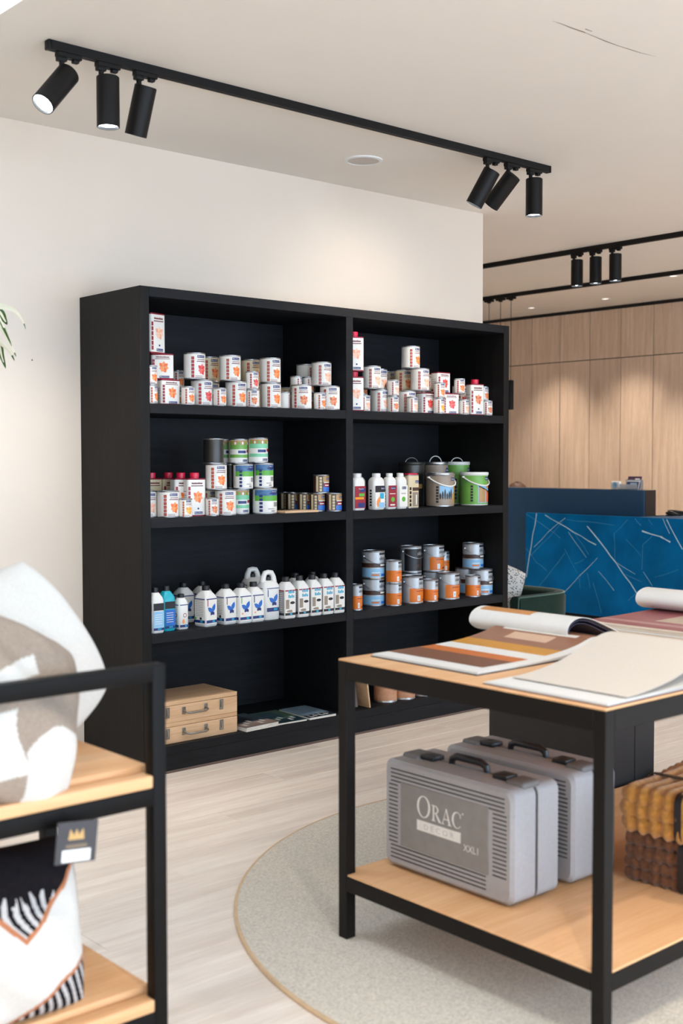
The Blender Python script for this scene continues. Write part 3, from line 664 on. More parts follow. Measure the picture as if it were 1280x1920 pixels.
def describe(k, v):
    if k == 'B': return ('oil_can', ('cream' if v == 't' else 'white')+' oil can, '+LF[v], 'can')
    if k == 'S': return ('small_oil_can', 'small white oil can, '+LF[v], 'can')
    if k in ('T', 'TC'): return ('oil_tin', ('tall ' if k == 'TC' else 'squat ')+'red-rimmed tin, '+LF[v], 'tin')
    if k == 'T2': return ('capped_oil_tin', 'tall tin with red cap', 'tin')
    if k == 'Dm': return ('paint_can', 'dark plain paint can', 'can')
    if k in ('G', 'BG', 'BL'): return ('paint_can', ('large ' if k == 'BL' else '')+('green-banded paint can' if v == 'g' else 'blue and green paint can'), 'can')
    if k == 'D': return ('varnish_tin', 'small dark varnish tin', 'tin')
    if k in ('W1', 'W2'): return ('care_bottle', 'white bottle with '+{'red': 'red and navy', 'teal': 'black and teal', 'rl': 'red', 'gr': 'white green-dot'}[v]+' label', 'bottle')
    if k == 'T3': return ('oil_tin', 'cream tin with red lid', 'tin')
    if k in ('P', 'PB'): return ('paint_pail', ('taller ' if k == 'PB' else '')+{'grey': 'taupe', 'green': 'green', 'dk': 'dark'}[v]+' pail with handle', 'pail')
    if k == 'J1': return ('cleaner_bottle', ('turquoise' if v == 'teal' else 'white blue-label')+' cleaner bottle, black cap', 'bottle')
    if k == 'J3': return ('cleaner_bottle', 'small white bottle, black cap', 'bottle')
    if k == 'C': return ('canister', 'white butterfly canister', 'canister')
    if k == 'JG': return ('handled_jug', 'big white jug with top handle', 'jug')
    if k == 'C5': return ('canister', 'white canister with red line', 'canister')
    if k == 'SO': return ('wood_stain_can', 'silver and orange can', 'can')
    if k == 'SS': return ('wood_stain_can', 'slim orange can, black lid', 'can')
    if k == 'SP': return ('wood_stain_pail', {'blue': 'silver and blue', 'or': 'silver and orange', 'dk': 'black'}[v]+' pail', 'pail')
    return ('woodgrain_can', 'wood-grain printed can', 'can')
SHELFN = {'1L': 'top left shelf', '1R': 'top right shelf', '2L': 'second left shelf', '2R': 'second right shelf', '3L': 'third left shelf', '3R': 'third right shelf', '4R': 'bottom right shelf'}
SHELFZ = {'1': 1.763, '2': 1.2234, '3': .678, '4': .1324}
ORD = ['first', 'second', 'third', 'fourth', 'fifth', 'sixth', 'seventh', 'eighth', 'ninth', 'tenth', 'eleventh', 'twelfth']
STOCK = [
('1L','S','o',0.083,0.045,1.7630,25),
('1L','S','o',0.085,0.050,1.8530,5),
('1L','T','o',0.216,0.105,1.7630,0),
('1L','T','o',0.194,0.120,1.8850,-30),
('1L','TC','p',0.150,0.120,2.0070,12),
('1L','S','o',0.292,0.045,1.7630,0),
('1L','B','r',0.410,0.100,1.7630,5),
('1L','S','o',0.480,0.045,1.7630,0),
('1L','B','o',0.608,0.085,1.7630,0),
('1L','S','d',0.684,0.045,1.7630,-25),
('1L','B','o',0.820,0.075,1.7630,0),
('1L','B','t',1.113,0.310,1.7630,0),
('1L','S','p',0.943,0.120,1.7630,70),
('1L','B','d',1.025,0.075,1.7630,-28),
('1L','S','o',1.124,0.045,1.7630,5),
('1L','B','d',1.205,0.056,1.7630,-22),
('1L','S','o',0.356,0.230,1.7630,0),
('1L','S','o',0.357,0.230,1.8530,0),
('1L','B','r',0.362,0.090,1.8910,5),
('1L','B','t',0.549,0.235,1.8910,0),
('1L','B','t',0.548,0.235,1.7630,0),
('1L','B','o',0.572,0.085,1.8910,0),
('1L','B','t',0.798,0.335,1.7630,0),
('1L','B','t',0.799,0.335,1.8910,0),
('1L','B','t',0.799,0.220,1.7630,0),
('1L','B','t',0.800,0.220,1.8910,0),
('1L','S','r',0.681,0.047,1.8530,0),
('1L','B','o',0.818,0.075,1.8910,0),
('1L','S','d',1.062,0.165,1.7630,30),
('1L','S','d',1.062,0.165,1.8530,30),
('1L','S','d',1.147,0.170,1.7630,15),
('1L','S','d',1.148,0.170,1.8530,15),
('1L','B','t',1.217,0.270,1.7630,40),
('1L','B','p',1.217,0.270,1.8910,40),
('1L','B','p',1.184,0.100,1.8910,0),
('1R','T2','p',1.380,0.060,1.7630,-25),
('1R','T2','p',1.380,0.060,1.9780,-25),
('1R','S','p',1.476,0.080,1.7630,0),
('1R','S','p',1.578,0.215,1.7630,0),
('1R','S','o',1.578,0.215,1.8530,0),
('1R','B','p',1.627,0.118,1.7630,0),
('1R','B','p',1.565,0.120,1.8910,0),
('1R','B','p',1.747,0.260,1.7630,0),
('1R','B','p',1.747,0.260,1.8910,0),
('1R','S','d',1.660,0.045,1.7630,-10),
('1R','S','p',1.662,0.045,1.8530,0),
('1R','S','p',1.777,0.175,1.7630,-5),
('1R','S','p',1.777,0.175,1.8530,-5),
('1R','B','t',1.927,0.370,1.7630,0),
('1R','B','t',1.927,0.370,1.8910,0),
('1R','B','p',1.839,0.120,1.7630,-3),
('1R','S','p',1.799,0.033,1.7630,0),
('1R','T','r',1.974,0.100,1.7630,0),
('1R','B','t',1.903,0.215,1.7630,-10),
('1R','B','t',1.903,0.215,1.8910,-10),
('1R','B','p',1.902,0.075,1.8910,0),
('1R','B','o',1.871,0.120,2.0190,8),
('1R','T','r',2.074,0.220,1.7630,0),
('1R','T','r',2.074,0.220,1.8850,0),
('1R','T','r',2.098,0.100,1.8860,0),
('1R','S','a',2.016,0.033,1.7630,0),
('1R','S','o',2.021,0.033,1.8530,-10),
('1R','T','r',2.135,0.070,1.7630,-18),
('1R','S','p',2.237,0.045,1.7630,0),
('1R','S','o',2.205,0.050,1.8850,-15),
('1R','T2','r',2.375,0.200,1.7630,0),
('1R','T2','d',2.349,0.060,1.7630,-12),
('1R','S','d',2.442,0.045,1.7630,-12),
('1R','S','o',2.504,0.130,1.7630,0),
('1R','S','o',2.503,0.130,1.8530,-5),
('2L','B','p',0.120,0.155,1.2234,0),
('2L','B','o',0.201,0.085,1.2234,0),
('2L','T2','t',0.241,0.300,1.2234,0),
('2L','T2','t',0.342,0.300,1.2234,0),
('2L','T2','o',0.331,0.170,1.2234,-5),
('2L','T2','o',0.367,0.105,1.2234,-12),
('2L','S','a',0.267,0.034,1.2234,-5),
('2L','S','d',0.430,0.045,1.2234,-12),
('2L','B','o',0.532,0.075,1.2234,-12),
('2L','B','t',0.516,0.200,1.2234,0),
('2L','B','o',0.487,0.090,1.3514,-6),
('2L','BG','g',0.655,0.125,1.2234,-15),
('2L','BL','b',0.787,0.085,1.2234,-5),
('2L','Dm','',0.683,0.240,1.2234,0),
('2L','Dm','b',0.684,0.240,1.3514,0),
('2L','BG','b',0.661,0.100,1.3514,0),
('2L','BG','b',0.776,0.080,1.3554,-5),
('2L','Dm','',0.486,0.110,1.4794,0),
('2L','G','g',0.659,0.255,1.4794,0),
('2L','G','g',0.660,0.140,1.4794,-8),
('2L','BG','g',0.749,0.090,1.4834,-10),
('2L','D','',1.149,0.360,1.2234,0),
('2L','D','',1.127,0.272,1.2234,0),
('2L','D','',1.139,0.187,1.2234,0),
('2L','D','',1.156,0.105,1.2234,-8),
('2L','D','',1.224,0.046,1.2234,0),
('2L','D','',1.163,0.080,1.3214,0),
('2R','W1','red',1.391,0.050,1.2234,0),
('2R','W1','red',1.496,0.160,1.2234,0),
('2R','W1','teal',1.537,0.050,1.2234,0),
('2R','W2','rl',1.636,0.050,1.2234,0),
('2R','W2','gr',1.720,0.050,1.2234,0),
('2R','T3','',1.815,0.060,1.2234,0),
('2R','P','grey',2.106,0.110,1.2234,-5),
('2R','P','green',2.401,0.110,1.2234,-5),
('2R','PB','dk',2.048,0.290,1.2234,0),
('2R','PB','grey',2.273,0.310,1.2234,0),
('2R','PB','green',2.463,0.310,1.2234,0),
('3L','J1','white',0.099,0.050,0.6780,0),
('3L','J1','teal',0.179,0.075,0.6780,0),
('3L','J3','',0.263,0.075,0.6780,0),
('3L','C','r',0.413,0.080,0.6780,8),
('3L','C','r',0.533,0.080,0.6780,4),
('3L','C','g',0.613,0.060,0.6780,0),
('3L','C','b',0.692,0.060,0.6780,0),
('3L','JG','',0.797,0.075,0.6780,0),
('3L','JG','',0.843,0.270,0.6780,0),
('3L','C','r',0.408,0.270,0.6780,0),
('3L','C','r',0.523,0.270,0.6780,0),
('3L','C5','',0.890,0.045,0.6780,0),
('3L','C5','',0.982,0.045,0.6780,0),
('3L','C5','',1.068,0.045,0.6780,0),
('3L','C5','',1.151,0.045,0.6780,0),
('3L','C5','',1.230,0.045,0.6780,0),
('3L','C5','',1.055,0.170,0.6780,0),
('3L','C5','',1.178,0.170,0.6780,0),
('3R','SS','',1.383,0.045,0.6780,-10),
('3R','SP','blue',1.607,0.150,0.6780,-5),
('3R','SP','blue',1.607,0.150,0.8330,-5),
('3R','SO','o',1.681,0.060,0.6780,0),
('3R','SO','o',1.681,0.060,0.8060,-3),
('3R','SP','or',1.851,0.085,0.6780,0),
('3R','SP','dk',2.014,0.260,0.6780,0),
('3R','SP','dk',2.013,0.260,0.8330,0),
('3R','SO','o',1.976,0.060,0.6780,0),
('3R','SP','or',2.155,0.085,0.6780,-5),
('3R','SP','or',2.164,0.220,0.6780,-8),
('3R','SP','or',2.163,0.220,0.8330,-8),
('3R','SO','o',2.365,0.340,0.6780,-5),
('3R','SO','o',2.364,0.340,0.8060,-5),
('3R','SO','o',2.339,0.060,0.6780,0),
('3R','SP','blue',2.475,0.110,0.6780,-5),
('3R','SP','blue',2.470,0.240,0.6780,0),
('3R','SP','blue',2.475,0.185,0.8330,-5),
('4R','WC','',1.655,0.100,0.1324,-8),
('4R','WC','',1.790,0.090,0.1324,-8),
('4R','WC','',1.939,0.090,0.1324,-8),
]
def tier(e):
    b = e[5]-SHELFZ[e[0][0]]
    return 'ground' if b < .02 else ('upper' if b < .2 else 'top')
def rowof(e): return 'front' if e[4] < .14 else 'rear'
def view_key(e): return (e[3]+2.958)/(e[4]+4.78)
cnt = {}
for e in sorted(STOCK, key=view_key):
    sh, k, v, x, y, z, rot = e
    nm, desc, cat = describe(k, v)
    key = (sh, desc, tier(e), rowof(e)); i = cnt.get(key, 0); cnt[key] = i+1
    tot = sum(1 for q in STOCK if (q[0], describe(q[1], q[2])[1], tier(q), rowof(q)) == key)
    tr = {'ground': 'lower', 'upper': 'upper', 'top': 'topmost'}[tier(e)]
    lab = '%s, %s row %s, %s%s' % (desc, rowof(e), tr, SHELFN[sh], '' if tot == 1 else ', '+ORD[i]+' from left')
    t = thing(nm, lab, cat, (x, y, z), math.radians(rot), 'stock on the '+SHELFN[sh])
    for pn, me in kind(k, v): add(pn, me, t)
# ------------------------------------------------------------------ other things on the bookcase
M_lightwood = wood('beech', rgb(206, 164, 124), rgb(230, 194, 156), 'X', .45, 6)
M_steel = mat('brushed_steel', rgb(150, 146, 140), .3, .9, var=.08)
bx0, bx1, by0, by1 = .056, .569, .034, .327
for i, (z0, z1, lab) in enumerate(((.1325, .2335, 'lower of two pale wooden carrying boxes on the bottom left shelf'), (.2338, .336, 'upper of two pale wooden carrying boxes on the bottom left shelf'))):
    t = thing('wooden_box', lab, 'box', ((bx0+bx1)/2, (by0+by1)/2, z0), 0, 'pale wooden boxes')
    w, d, h = bx1-bx0, by1-by0, z1-z0; zs = h*.5
    g = G(); g.box(-w/2, w/2, -d/2, d/2, 0, h-.021, bev=.002, seg=1); g.obj('body', M_lightwood, t)
    g = G(); g.box(-w/2, w/2, -d/2, d/2, h-.0195, h, bev=.002, seg=1); g.obj('box_lid', M_lightwood, t)
    g = G(); g.tube([(-.065, -d/2-.002, zs), (-.062, -d/2-.024, zs-.006), (-.045, -d/2-.030, zs-.010), (.045, -d/2-.030, zs-.010), (.062, -d/2-.024, zs-.006), (.065, -d/2-.002, zs)], .0055, 10)
    for s in (-1, 1): g.box(s*.065-.011, s*.065+.011, -d/2-.004, -d/2, zs-.018, zs+.018, bev=.002, seg=1)
    g.obj('handle', M_steel, t)
    for s in (-1, 1):
        g = G(); x = s*.158; g.box(x-.012, x+.012, -d/2-.004, -d/2, zs-.026, zs+.026, bev=.002, seg=1); g.box(x-.006, x+.006, -d/2-.010, -d/2-.003, zs-.014, zs+.020, bev=.002, seg=1)
        g.lathe([(.006, -.012), (.006, .012)], 10, c=(x, -d/2-.006, zs)); g.obj('clasp', M_steel, t)
P_ = lambda n, c: mat('magazine_'+n, c, .3, var=.25, scale=9)
MAGS = [('magazine', 'thick photo magazine lying right beside the wooden boxes', .585, .80, -.005, .275, .022, 3, [rgb(70, 84, 92), rgb(150, 130, 120), rgb(210, 206, 200), rgb(40, 44, 50)], 2),
        ('magazine', 'thin glossy magazine in the middle of the bottom left shelf', .81, 1.0, .0, .285, .009, -3, [rgb(86, 112, 92), rgb(40, 60, 70), rgb(196, 200, 196), rgb(60, 84, 96)], 1),
        ('magazine', 'pale blue brochure with white lettering blocks nearest the divider', 1.012, 1.19, -.012, .262, .012, -2, [rgb(120, 142, 160), rgb(40, 46, 52), rgb(226, 228, 228), rgb(150, 168, 180)], 0)]
for (nm, lab, x0, x1, y0, y1, th, rz, cs, typ) in MAGS:
    t = thing(nm, lab, 'magazine', ((x0+x1)/2, (y0+y1)/2, .1326), math.radians(rz), 'magazines on the bottom left shelf'); w, d = x1-x0, y1-y0
    g = G(); n = 3 if typ == 2 else 1
    for i in range(n): g.box(-w/2+.001*i, w/2-.001*((i+1) % 2), -d/2, d/2, th*i/n, th*(i+1)/n-.0006, bev=.0008, seg=1)
    g.obj('pages', mat('paper_edge', rgb(220, 216, 208), .7), t)
    mm = [P_('%s%d' % (lab[:6], i), c) for i, c in enumerate(cs)]
    g = G(); g.box(-w/2-.001, w/2+.001, -d/2-.001, d/2+.001, th-.0006, th+.0004)
    L1 = rect(-w/2, w/2, -d/2, -d*.18, 1)+rect(-w*.45, w*.2, -d*.1, d*.4, 3); L2 = []
    if typ == 0:
        L1 = rect(-w/2, w/2, -d/2, -d*.28, 1)
        for i in range(4): L2 += rect(-w*.4+i*w*.2, -w*.4+i*w*.2+w*.05, -d*.46, -d*.31, 2)+rect(-w*.4+i*w*.2, -w*.4+i*w*.2+w*.14, -d*.46+(i % 2)*d*.06, -d*.42+(i % 2)*d*.06, 2)
    else:
        for i in range(5): L2 += rect(-w*.4+i*w*.16, -w*.31+i*w*.16, -d*.4+d*.1*(i % 3), -d*.25+d*.1*(i % 3), 2)
    art(g, [L1, L2], on_z(th+.0004)); g.obj('cover', mm, t, weld=None)
t = thing('sample_board', 'small grey sample board leaning beside the divider, bottom right shelf', 'sample board', (1.375, .075, .1326))
g = G(); g.box(-.045, .045, -.006, .006, 0, .19, bev=.002, seg=1, rot=Matrix.Rotation(math.radians(-9), 3, 'X'), piv=(0, 0, 0)); g.obj('board', mat('board_grey', rgb(120, 112, 108), .6), t)
g = G(); g.cyl((.015, .012, .165), (.015, -.002+.026-.03, .165), .012, seg=16); g.obj('peg', M_blackmetal, t)
o = None
g = G(); g.box(-.005, .005, -.10, .10, 0, .2, bev=.001, seg=1, rot=Matrix.Rotation(math.radians(-8), 3, 'Y'), piv=(0, 0, 0))
o = g.obj('wood_strip', M_lightwood); o.location = (1.455, .11, .1335); tag(o, 'thin pale wood strip leaning between the grey board and cans', 'wood sample')
g = G(); g.box(.86, 1.085, .008, .115, 1.2236, 1.235, bev=.0015, seg=1)
tag(g.obj('wood_sample', M_lightwood), 'flat pale wood sample lying before the dark varnish tins', 'wood sample')

# ------------------------------------------------------------------ rug
RX, RY, RR = .522, -2.477, 1.452
M_rug = mat('rug_pile', rgb(216, 206, 190), .95, var=.22, scale=130, bump=.6, bscale=300, spec=.1, sheen=.3)
M_bind = mat('rug_binding', rgb(206, 176, 140), .8, var=.08)
t = thing('round_rug', 'large round grey-beige rug under the sample table', 'rug', (RX, RY, 0))
g = G(); g.lathe([(RR, .0005), (RR, .009), (RR-.004, .0105), (RR*.66, .0105), (RR*.33, .0105), (.01, .0105)], 128); g.obj('pile', M_rug, t)
g = G(); g.lathe([(RR, 0.0003), (RR+.008, .0003), (RR+.009, .006), (RR+.005, .011), (RR, .0115), (RR-.003, .0108)], 128, cap0=False, cap1=False); g.obj('binding', M_bind, t)

# ------------------------------------------------------------------ sample table
M_tbl = wood('table_oak', rgb(220, 165, 115), rgb(238, 190, 142), 'X', .42, 5, rnd=.02, bump=.01)
M_frame = mat('frame_black', rgb(21, 18, 16), .5, spec=.18, var=.06, scale=50)
TX0, TX1, TY0, TY1, TH = -.549, 1.593, -3.022, -2.020, .885
tb = thing('display_table', 'black metal display table with oak top and oak lower shelf', 'table', ((TX0+TX1)/2, (TY0+TY1)/2, .0105))
ox, oy = (TX0+TX1)/2, (TY0+TY1)/2
def tp(name, m, x0, x1, y0, y1, z0, z1, bev=.0015): g = G(); g.box(x0-ox, x1-ox, y0-oy, y1-oy, z0-.0105, z1-.0105, bev=bev, seg=1); return g.obj(name, m, tb)
LG = .038
for x in (TX0, TX1-LG):
    for y in (TY0, TY1-LG): tp('leg', M_frame, x, x+LG, y, y+LG, .0115, TH-.006)
for (z0, z1) in ((TH-.062, TH-.006), (.163, .208)):
    for y in (TY0, TY1-LG): tp('rail', M_frame, TX0+LG, TX1-LG, y, y+LG, z0, z1)
    for x in (TX0, TX1-LG): tp('rail', M_frame, x, x+LG, TY0+LG, TY1-LG, z0, z1)
tp('table_top', M_tbl, TX0, TX1, TY0, TY1, TH-.006, TH)
tp('lower_shelf', M_tbl, TX0+.004, TX1-.004, TY0+.004, TY1-.004, .208, .2145)
# ---- grey carrying cases
M_case = mat('case_grey', rgb(162, 159, 160), .5, var=.04, scale=80, bump=.04, bscale=500)
M_cased = mat('case_grey_dark', rgb(110, 107, 106), .55, var=.04)
M_groove = mat('case_groove', rgb(52, 50, 50), .6); M_casep = mat('case_panel', rgb(134, 129, 126), .55)
M_print = mat('case_print', rgb(226, 222, 216), .5)
def ell(cx, cy, rx, ry, n=28, a0=0, a1=2*math.pi): return [(cx+rx*math.cos(a0+(a1-a0)*i/n), cy+ry*math.sin(a0+(a1-a0)*i/n)) for i in range(n+1)]
def band(o, i, m): return [([o[k], o[k+1], i[k+1], i[k]], m) for k in range(len(o)-1)]
def serif_orac(x, y, s, m):
    """lettering: big O, small-cap R A C with thick and thin strokes; x,y lower left; s height of O"""
    A = band(ell(x+.42*s, y+.5*s, .42*s, .5*s), ell(x+.42*s, y+.5*s, .29*s, .455*s), m); c = .72*s; X = x+.92*s
    R = lambda a, b, c0, d: rect(X+a*c, X+b*c, y+c0*c, y+d*c, m)
    A += R(.10, .24, 0, 1)+R(0, .34, 0, .06)+R(0, .3, .94, 1)
    A += band(ell(X+.3*c, y+.74*c, .3*c, .26*c, 14, -math.pi/2, math.pi/2), ell(X+.3*c, y+.74*c, .17*c, .2*c, 14, -math.pi/2, math.pi/2), m)+R(.24, .32, .94, 1)+R(.24, .32, .48, .54)
    A += [([(X+.3*c, y+.5*c), (X+.62*c, y), (X+.84*c, y), (X+.46*c, y+.5*c)], m)]
    X += .84*c
    A += [([(X+.06*c, y), (X+.12*c, y), (X+.42*c, y+.92*c), (X+.40*c, y+1.0*c)], m), ([(X+.36*c, y+1.0*c), (X+.44*c, y+1.0*c), (X+.80*c, y), (X+.64*c, y)], m)]
    A += R(.2, .62, .3, .36)+R(0, .24, 0, .05)+R(.54, .88, 0, .05)
    X += .88*c
    A += band(ell(X+.42*c, y+.5*c, .42*c, .51*c, 22, .7, 2*math.pi-.7), ell(X+.46*c, y+.5*c, .31*c, .46*c, 22, .75, 2*math.pi-.75), m)+R(.68, .74, .66, .9)
    return A
def carry_case(label, x, y0, y1, z, w=.213, hh=.335, lettered=True):
    D = y1-y0
    t = thing('carrying_case', label, 'case', (x+w/2, (y0+y1)/2, z), 0, 'grey carrying cases under the table')
    def shell(name, xa, xb, flip, m):
        g = G(); rr = .028
        secs = [(xa, .0), (xa+(.012 if not flip else .0), .012 if not flip else .0), (xb-(.012 if flip else 0), .012 if flip else 0.012), (xb, .0)]
        secs = [(xa, .010), (xa+.010, 0), (xb, 0)] if not flip else [(xa, 0), (xb-.010, 0), (xb, .010)]
        rings = [[(sx, p[0], p[1]+.008+hh/2) for p in [(q[0], q[1]) for q in rrect(D-2*ins, hh-2*ins, rr, 0)]] for sx, ins in secs]
        g.loft(rings, 0); return g.obj(name, m, t, 35)
    shell('front_shell', -w/2, -.006, False, M_case); shell('back_shell', .006, w/2, True, M_case)
    g = G(); g.loft([[(sx, p[0], p[1]+.008+hh/2) for p in rrect(D-.012, hh-.012, .024, 0)] for sx in (-.0065, .0065)], 0); g.obj('seam', M_groove, t, 35)
    # grooves and plate on the broad face
    g = G(); gm = [M_groove]; X = -w/2
    zc = .008+hh/2; L1 = []
    for i in range(4):
        for s in (-1, 1):
            zz = zc+s*(hh/2-.028-i*.0125); L1 += rect(-D/2+.03, D/2-.03 if s > 0 else D/2-.10, zz-.0022, zz+.0022, 0)
    n = 15
    for i in range(n):
        zz = zc-hh/2+.078+i*(hh-.156)/(n-1)
        L1 += rect(-D/2+.022, -D/2+.062, zz-.0022, zz+.0022, 0)+rect(D/2-.075, D/2-.022, zz-.0022, zz+.0022, 0)
    art(g, [L1], on_x(X)); g.obj('groove', gm, t, 0, weld=None)
    gp = G(); gp.box(X-.0025, X+.004, -D/2+.09, D/2-.075, zc-.095, zc+.105, bev=.002, seg=1)
    plate = gp.obj('label_plate', M_casep, t)
    if lettered:
        g = G(); f = on_x(X-.0026)
        art(g, [serif_orac(-.116, zc+.014, .068, 0)+rect(-.116, .067, zc-.028, zc+.004, 0)+text('XXL1', .078, .136, zc-.046, zc-.026, 0)+disc(.075, zc+.062, .003, 0, 8),
                text('DECOR', -.085, .04, zc-.021, zc-.004, 1, 1.6)], f)
        g.obj('lettering', [M_print, mat('print_soft', rgb(186, 182, 178), .5)], plate, 0, weld=None)
    zt = .008+hh
    g = G(); g.tube([(0, -.075, zt-.004), (0, -.07, zt+.016), (0, -.05, zt+.025), (0, .05, zt+.025), (0, .07, zt+.016), (0, .075, zt-.004)], [.010, .011, .012, .012, .011, .010], 12); g.obj('handle', C_plb, t)
    for s in (-1, 1):
        g = G(); g.box(-.035, .02, s*.150-.028, s*.150+.028, zt-.004, zt+.014, bev=.005); g.obj('latch', C_plb, t)
        g = G(); g.box(-.05, .03, s*.215-.04, s*.215+.03, zt-.012, zt+.012, bev=.010, seg=3); g.obj('corner_block', M_cased, t)
    for sx in (-1, 1):
        for sy in (-1, 1):
            g = G(); g.box(sx*w*.3-.014, sx*w*.3+.014, sy*(D/2-.05)-.02, sy*(D/2-.05)+.02, 0, .011, bev=.003); g.obj('foot', C_plb, t)
    return t
CZ = .2148
carry_case('front grey plastic case with white lettering and ribbed face', -.392, -2.592, -2.062, CZ)
carry_case('rear grey plastic case partly hidden behind the lettered one', -.115, -2.592, -2.062, CZ)
# ---- blankets
def rounded_block(w, d, h, r, n):
    bm = bmesh.new(); bmesh.ops.create_cube(bm, size=2.0)
    bmesh.ops.subdivide_edges(bm, edges=list(bm.edges), cuts=n, use_grid_fill=True)
    for v in bm.verts:
        p = Vector((v.co.x*w/2, v.co.y*d/2, v.co.z*h/2))
        q = Vector((max(-w/2+r, min(w/2-r, p.x)), max(-d/2+r, min(d/2-r, p.y)), max(-h/2+r, min(h/2-r, p.z))))
        dd = p-q
        if dd.length > 1e-6: p = q+dd.normalized()*min(r, dd.length)
        v.co = p
    return bm
def blanket(label, loc, rz, w, d, folds, th, m1, m2, amp, kk, strapx):
    t = thing('folded_blanket', label, 'blanket', loc, rz, 'strapped folded blankets')
    rnd = random.Random(int(loc[2]*1000)); z = 0
    for i in range(folds):
        ww, dd = w*(1-.03*rnd.random()), d*(1-.04*rnd.random()); bm = rounded_block(ww, dd, th, th*.48, 40)
        bm.normal_update(); ph = rnd.random()*6
        mv = []
        for v in bm.verts:
            n = v.normal; a = .5+.5*math.sin(kk*v.co.y+ph+1.2*math.sin(9*v.co.x)); b = .5+.5*math.sin(kk*v.co.x+ph+1.2*math.sin(11*v.co.y))
            e = amp*(a*(1-abs(n.y))+b*abs(n.y)) + .004*math.sin(13*v.co.x+5*v.co.y+ph)
            mv.append((v, v.co+n*e+Vector((0, 0, .006*math.sin(8*v.co.y+ph)*(1 if i == folds-1 else .4)))))
        for v, c in mv: v.co = c
        g = G(); g.merge(bm, 0); zz = z+th/2
        o = g.obj('fold', m1, t, 60, weld=None); o.location = (0, 0, zz); z += th*.93
    H = z+th*.1
    for sx in strapx:
        g = G(); pts = rrect(d+.03, H+.012, .03, 0, 6); ring = [(0, p[0], p[1]+H/2-.001) for p in pts]
        inn = [(0, p[0]*.985, (p[1])*.97+H/2-.001) for p in pts]
        sec = [[(sx+dx, p[1], p[2]) for p in r_] for dx, r_ in ((-.011, ring), (.011, ring), (.011, inn), (-.011, inn), (-.011, ring))]
        g.loft(sec, 0, False, False); g.obj('strap', m2, t)
    for sy in (0.05,):
        g = G(); pts = rrect(w+.03, H+.014, .03, 0, 6); ring = [(p[0], 0, p[1]+H/2-.001) for p in pts]; inn = [(p[0]*.985, 0, p[1]*.97+H/2-.001) for p in pts]
        sec = [[(p[0], sy+dx-.06, p[2]) for p in r_] for dx, r_ in ((-.011, ring), (.011, ring), (.011, inn), (-.011, inn), (-.011, ring))]
        g.loft(sec, 0, False, False); g.obj('strap', m2, t)
M_must = mat('wool_mustard', rgb(186, 130, 62), .95, var=.25, scale=60, bump=.5, bscale=260, spec=.1, sheen=.4)
M_brownw = mat('wool_brown', rgb(104, 66, 42), .95, var=.3, scale=60, bump=.5, bscale=260, spec=.1, sheen=.3)
blanket('dark brown ribbed blanket with black straps, under the mustard one', (.285, -2.80, .218), math.radians(8), .40, .37, 4, .038, M_brownw, C_plb, .009, 190, (-.02,))
blanket('mustard ribbed blanket with black straps, on top of the pile', (.285, -2.80, .218+.155), math.radians(5), .41, .37, 3, .046, M_must, C_plb, .013, 150, (-.03,))
t = thing('folded_throw', 'thin folded taupe throw lying flat at the far end of lower shelf', 'throw', (1.36, -2.2, .2148))
for i in range(2):
    g = G(); bm = rounded_block(.34, .30, .018, .0085, 10); g.merge(bm, 0); o = g.obj('fold', mat('wool_taupe', rgb(150, 136, 120), .95, var=.15, scale=70, bump=.3), t, 60, weld=None); o.location = (0, 0, .0095+.017*i)

# ---- sample books on the table
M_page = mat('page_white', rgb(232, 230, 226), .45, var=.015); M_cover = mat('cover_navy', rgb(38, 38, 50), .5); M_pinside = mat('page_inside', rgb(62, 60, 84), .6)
def sheet(name, prof, y0, y1, th, mats, parent, mf=None, nv=24, sub=6):
    """a bent sheet: profile in x,z swept along y, real thickness"""
    P = []
    for i in range(len(prof)-1):
        a = prof[max(i-1, 0)]; b = prof[i]; c = prof[i+1]; d = prof[min(i+2, len(prof)-1)]
        for k in range(sub):
            t_ = k/sub; q = []
            for j in range(2): q.append(.5*((2*b[j])+(-a[j]+c[j])*t_+(2*a[j]-5*b[j]+4*c[j]-d[j])*t_*t_+(-a[j]+3*b[j]-3*c[j]+d[j])*t_**3))
            P.append(tuple(q))
    P.append(prof[-1]); n = len(P); nrm = []
    for i in range(n):
        a = P[max(i-1, 0)]; b = P[min(i+1, n-1)]; dx, dz = b[0]-a[0], b[1]-a[1]; l = math.hypot(dx, dz) or 1; nrm.append((-dz/l, dx/l))
    S_ = [0]
    for i in range(1, n): S_.append(S_[-1]+math.hypot(P[i][0]-P[i-1][0], P[i][1]-P[i-1][1]))
    g = G(); T = [[g.bm.verts.new((P[i][0], y0+(y1-y0)*j/nv, P[i][1])) for j in range(nv+1)] for i in range(n)]
    B = [[g.bm.verts.new((P[i][0]-nrm[i][0]*th, y0+(y1-y0)*j/nv, P[i][1]-nrm[i][1]*th)) for j in range(nv+1)] for i in range(n)]
    for i in range(n-1):
        for j in range(nv):
            f = g.bm.faces.new((T[i][j], T[i][j+1], T[i+1][j+1], T[i+1][j]))
            f.material_index = mf((S_[i]+S_[i+1])/2, (j+.5)/nv, (P[i][0]+P[i+1][0])/2) if mf else 0
            f = g.bm.faces.new((B[i][j], B[i+1][j], B[i+1][j+1], B[i][j+1])); f.material_index = 0
        for j in (0, nv):
            f = g.bm.faces.new((T[i][j], T[i+1][j], B[i+1][j], B[i][j])); f.material_index = 0
    for i in (0, n-1):
        for j in range(nv): f = g.bm.faces.new((T[i][j], T[i][j+1], B[i][j+1], B[i][j]))
    return g.obj(name, mats, parent, 50)
def cat_mats(*cs): return [mat('print_%d_%d_%d' % c, rgb(*c), .4, var=.05, scale=20) for c in cs]
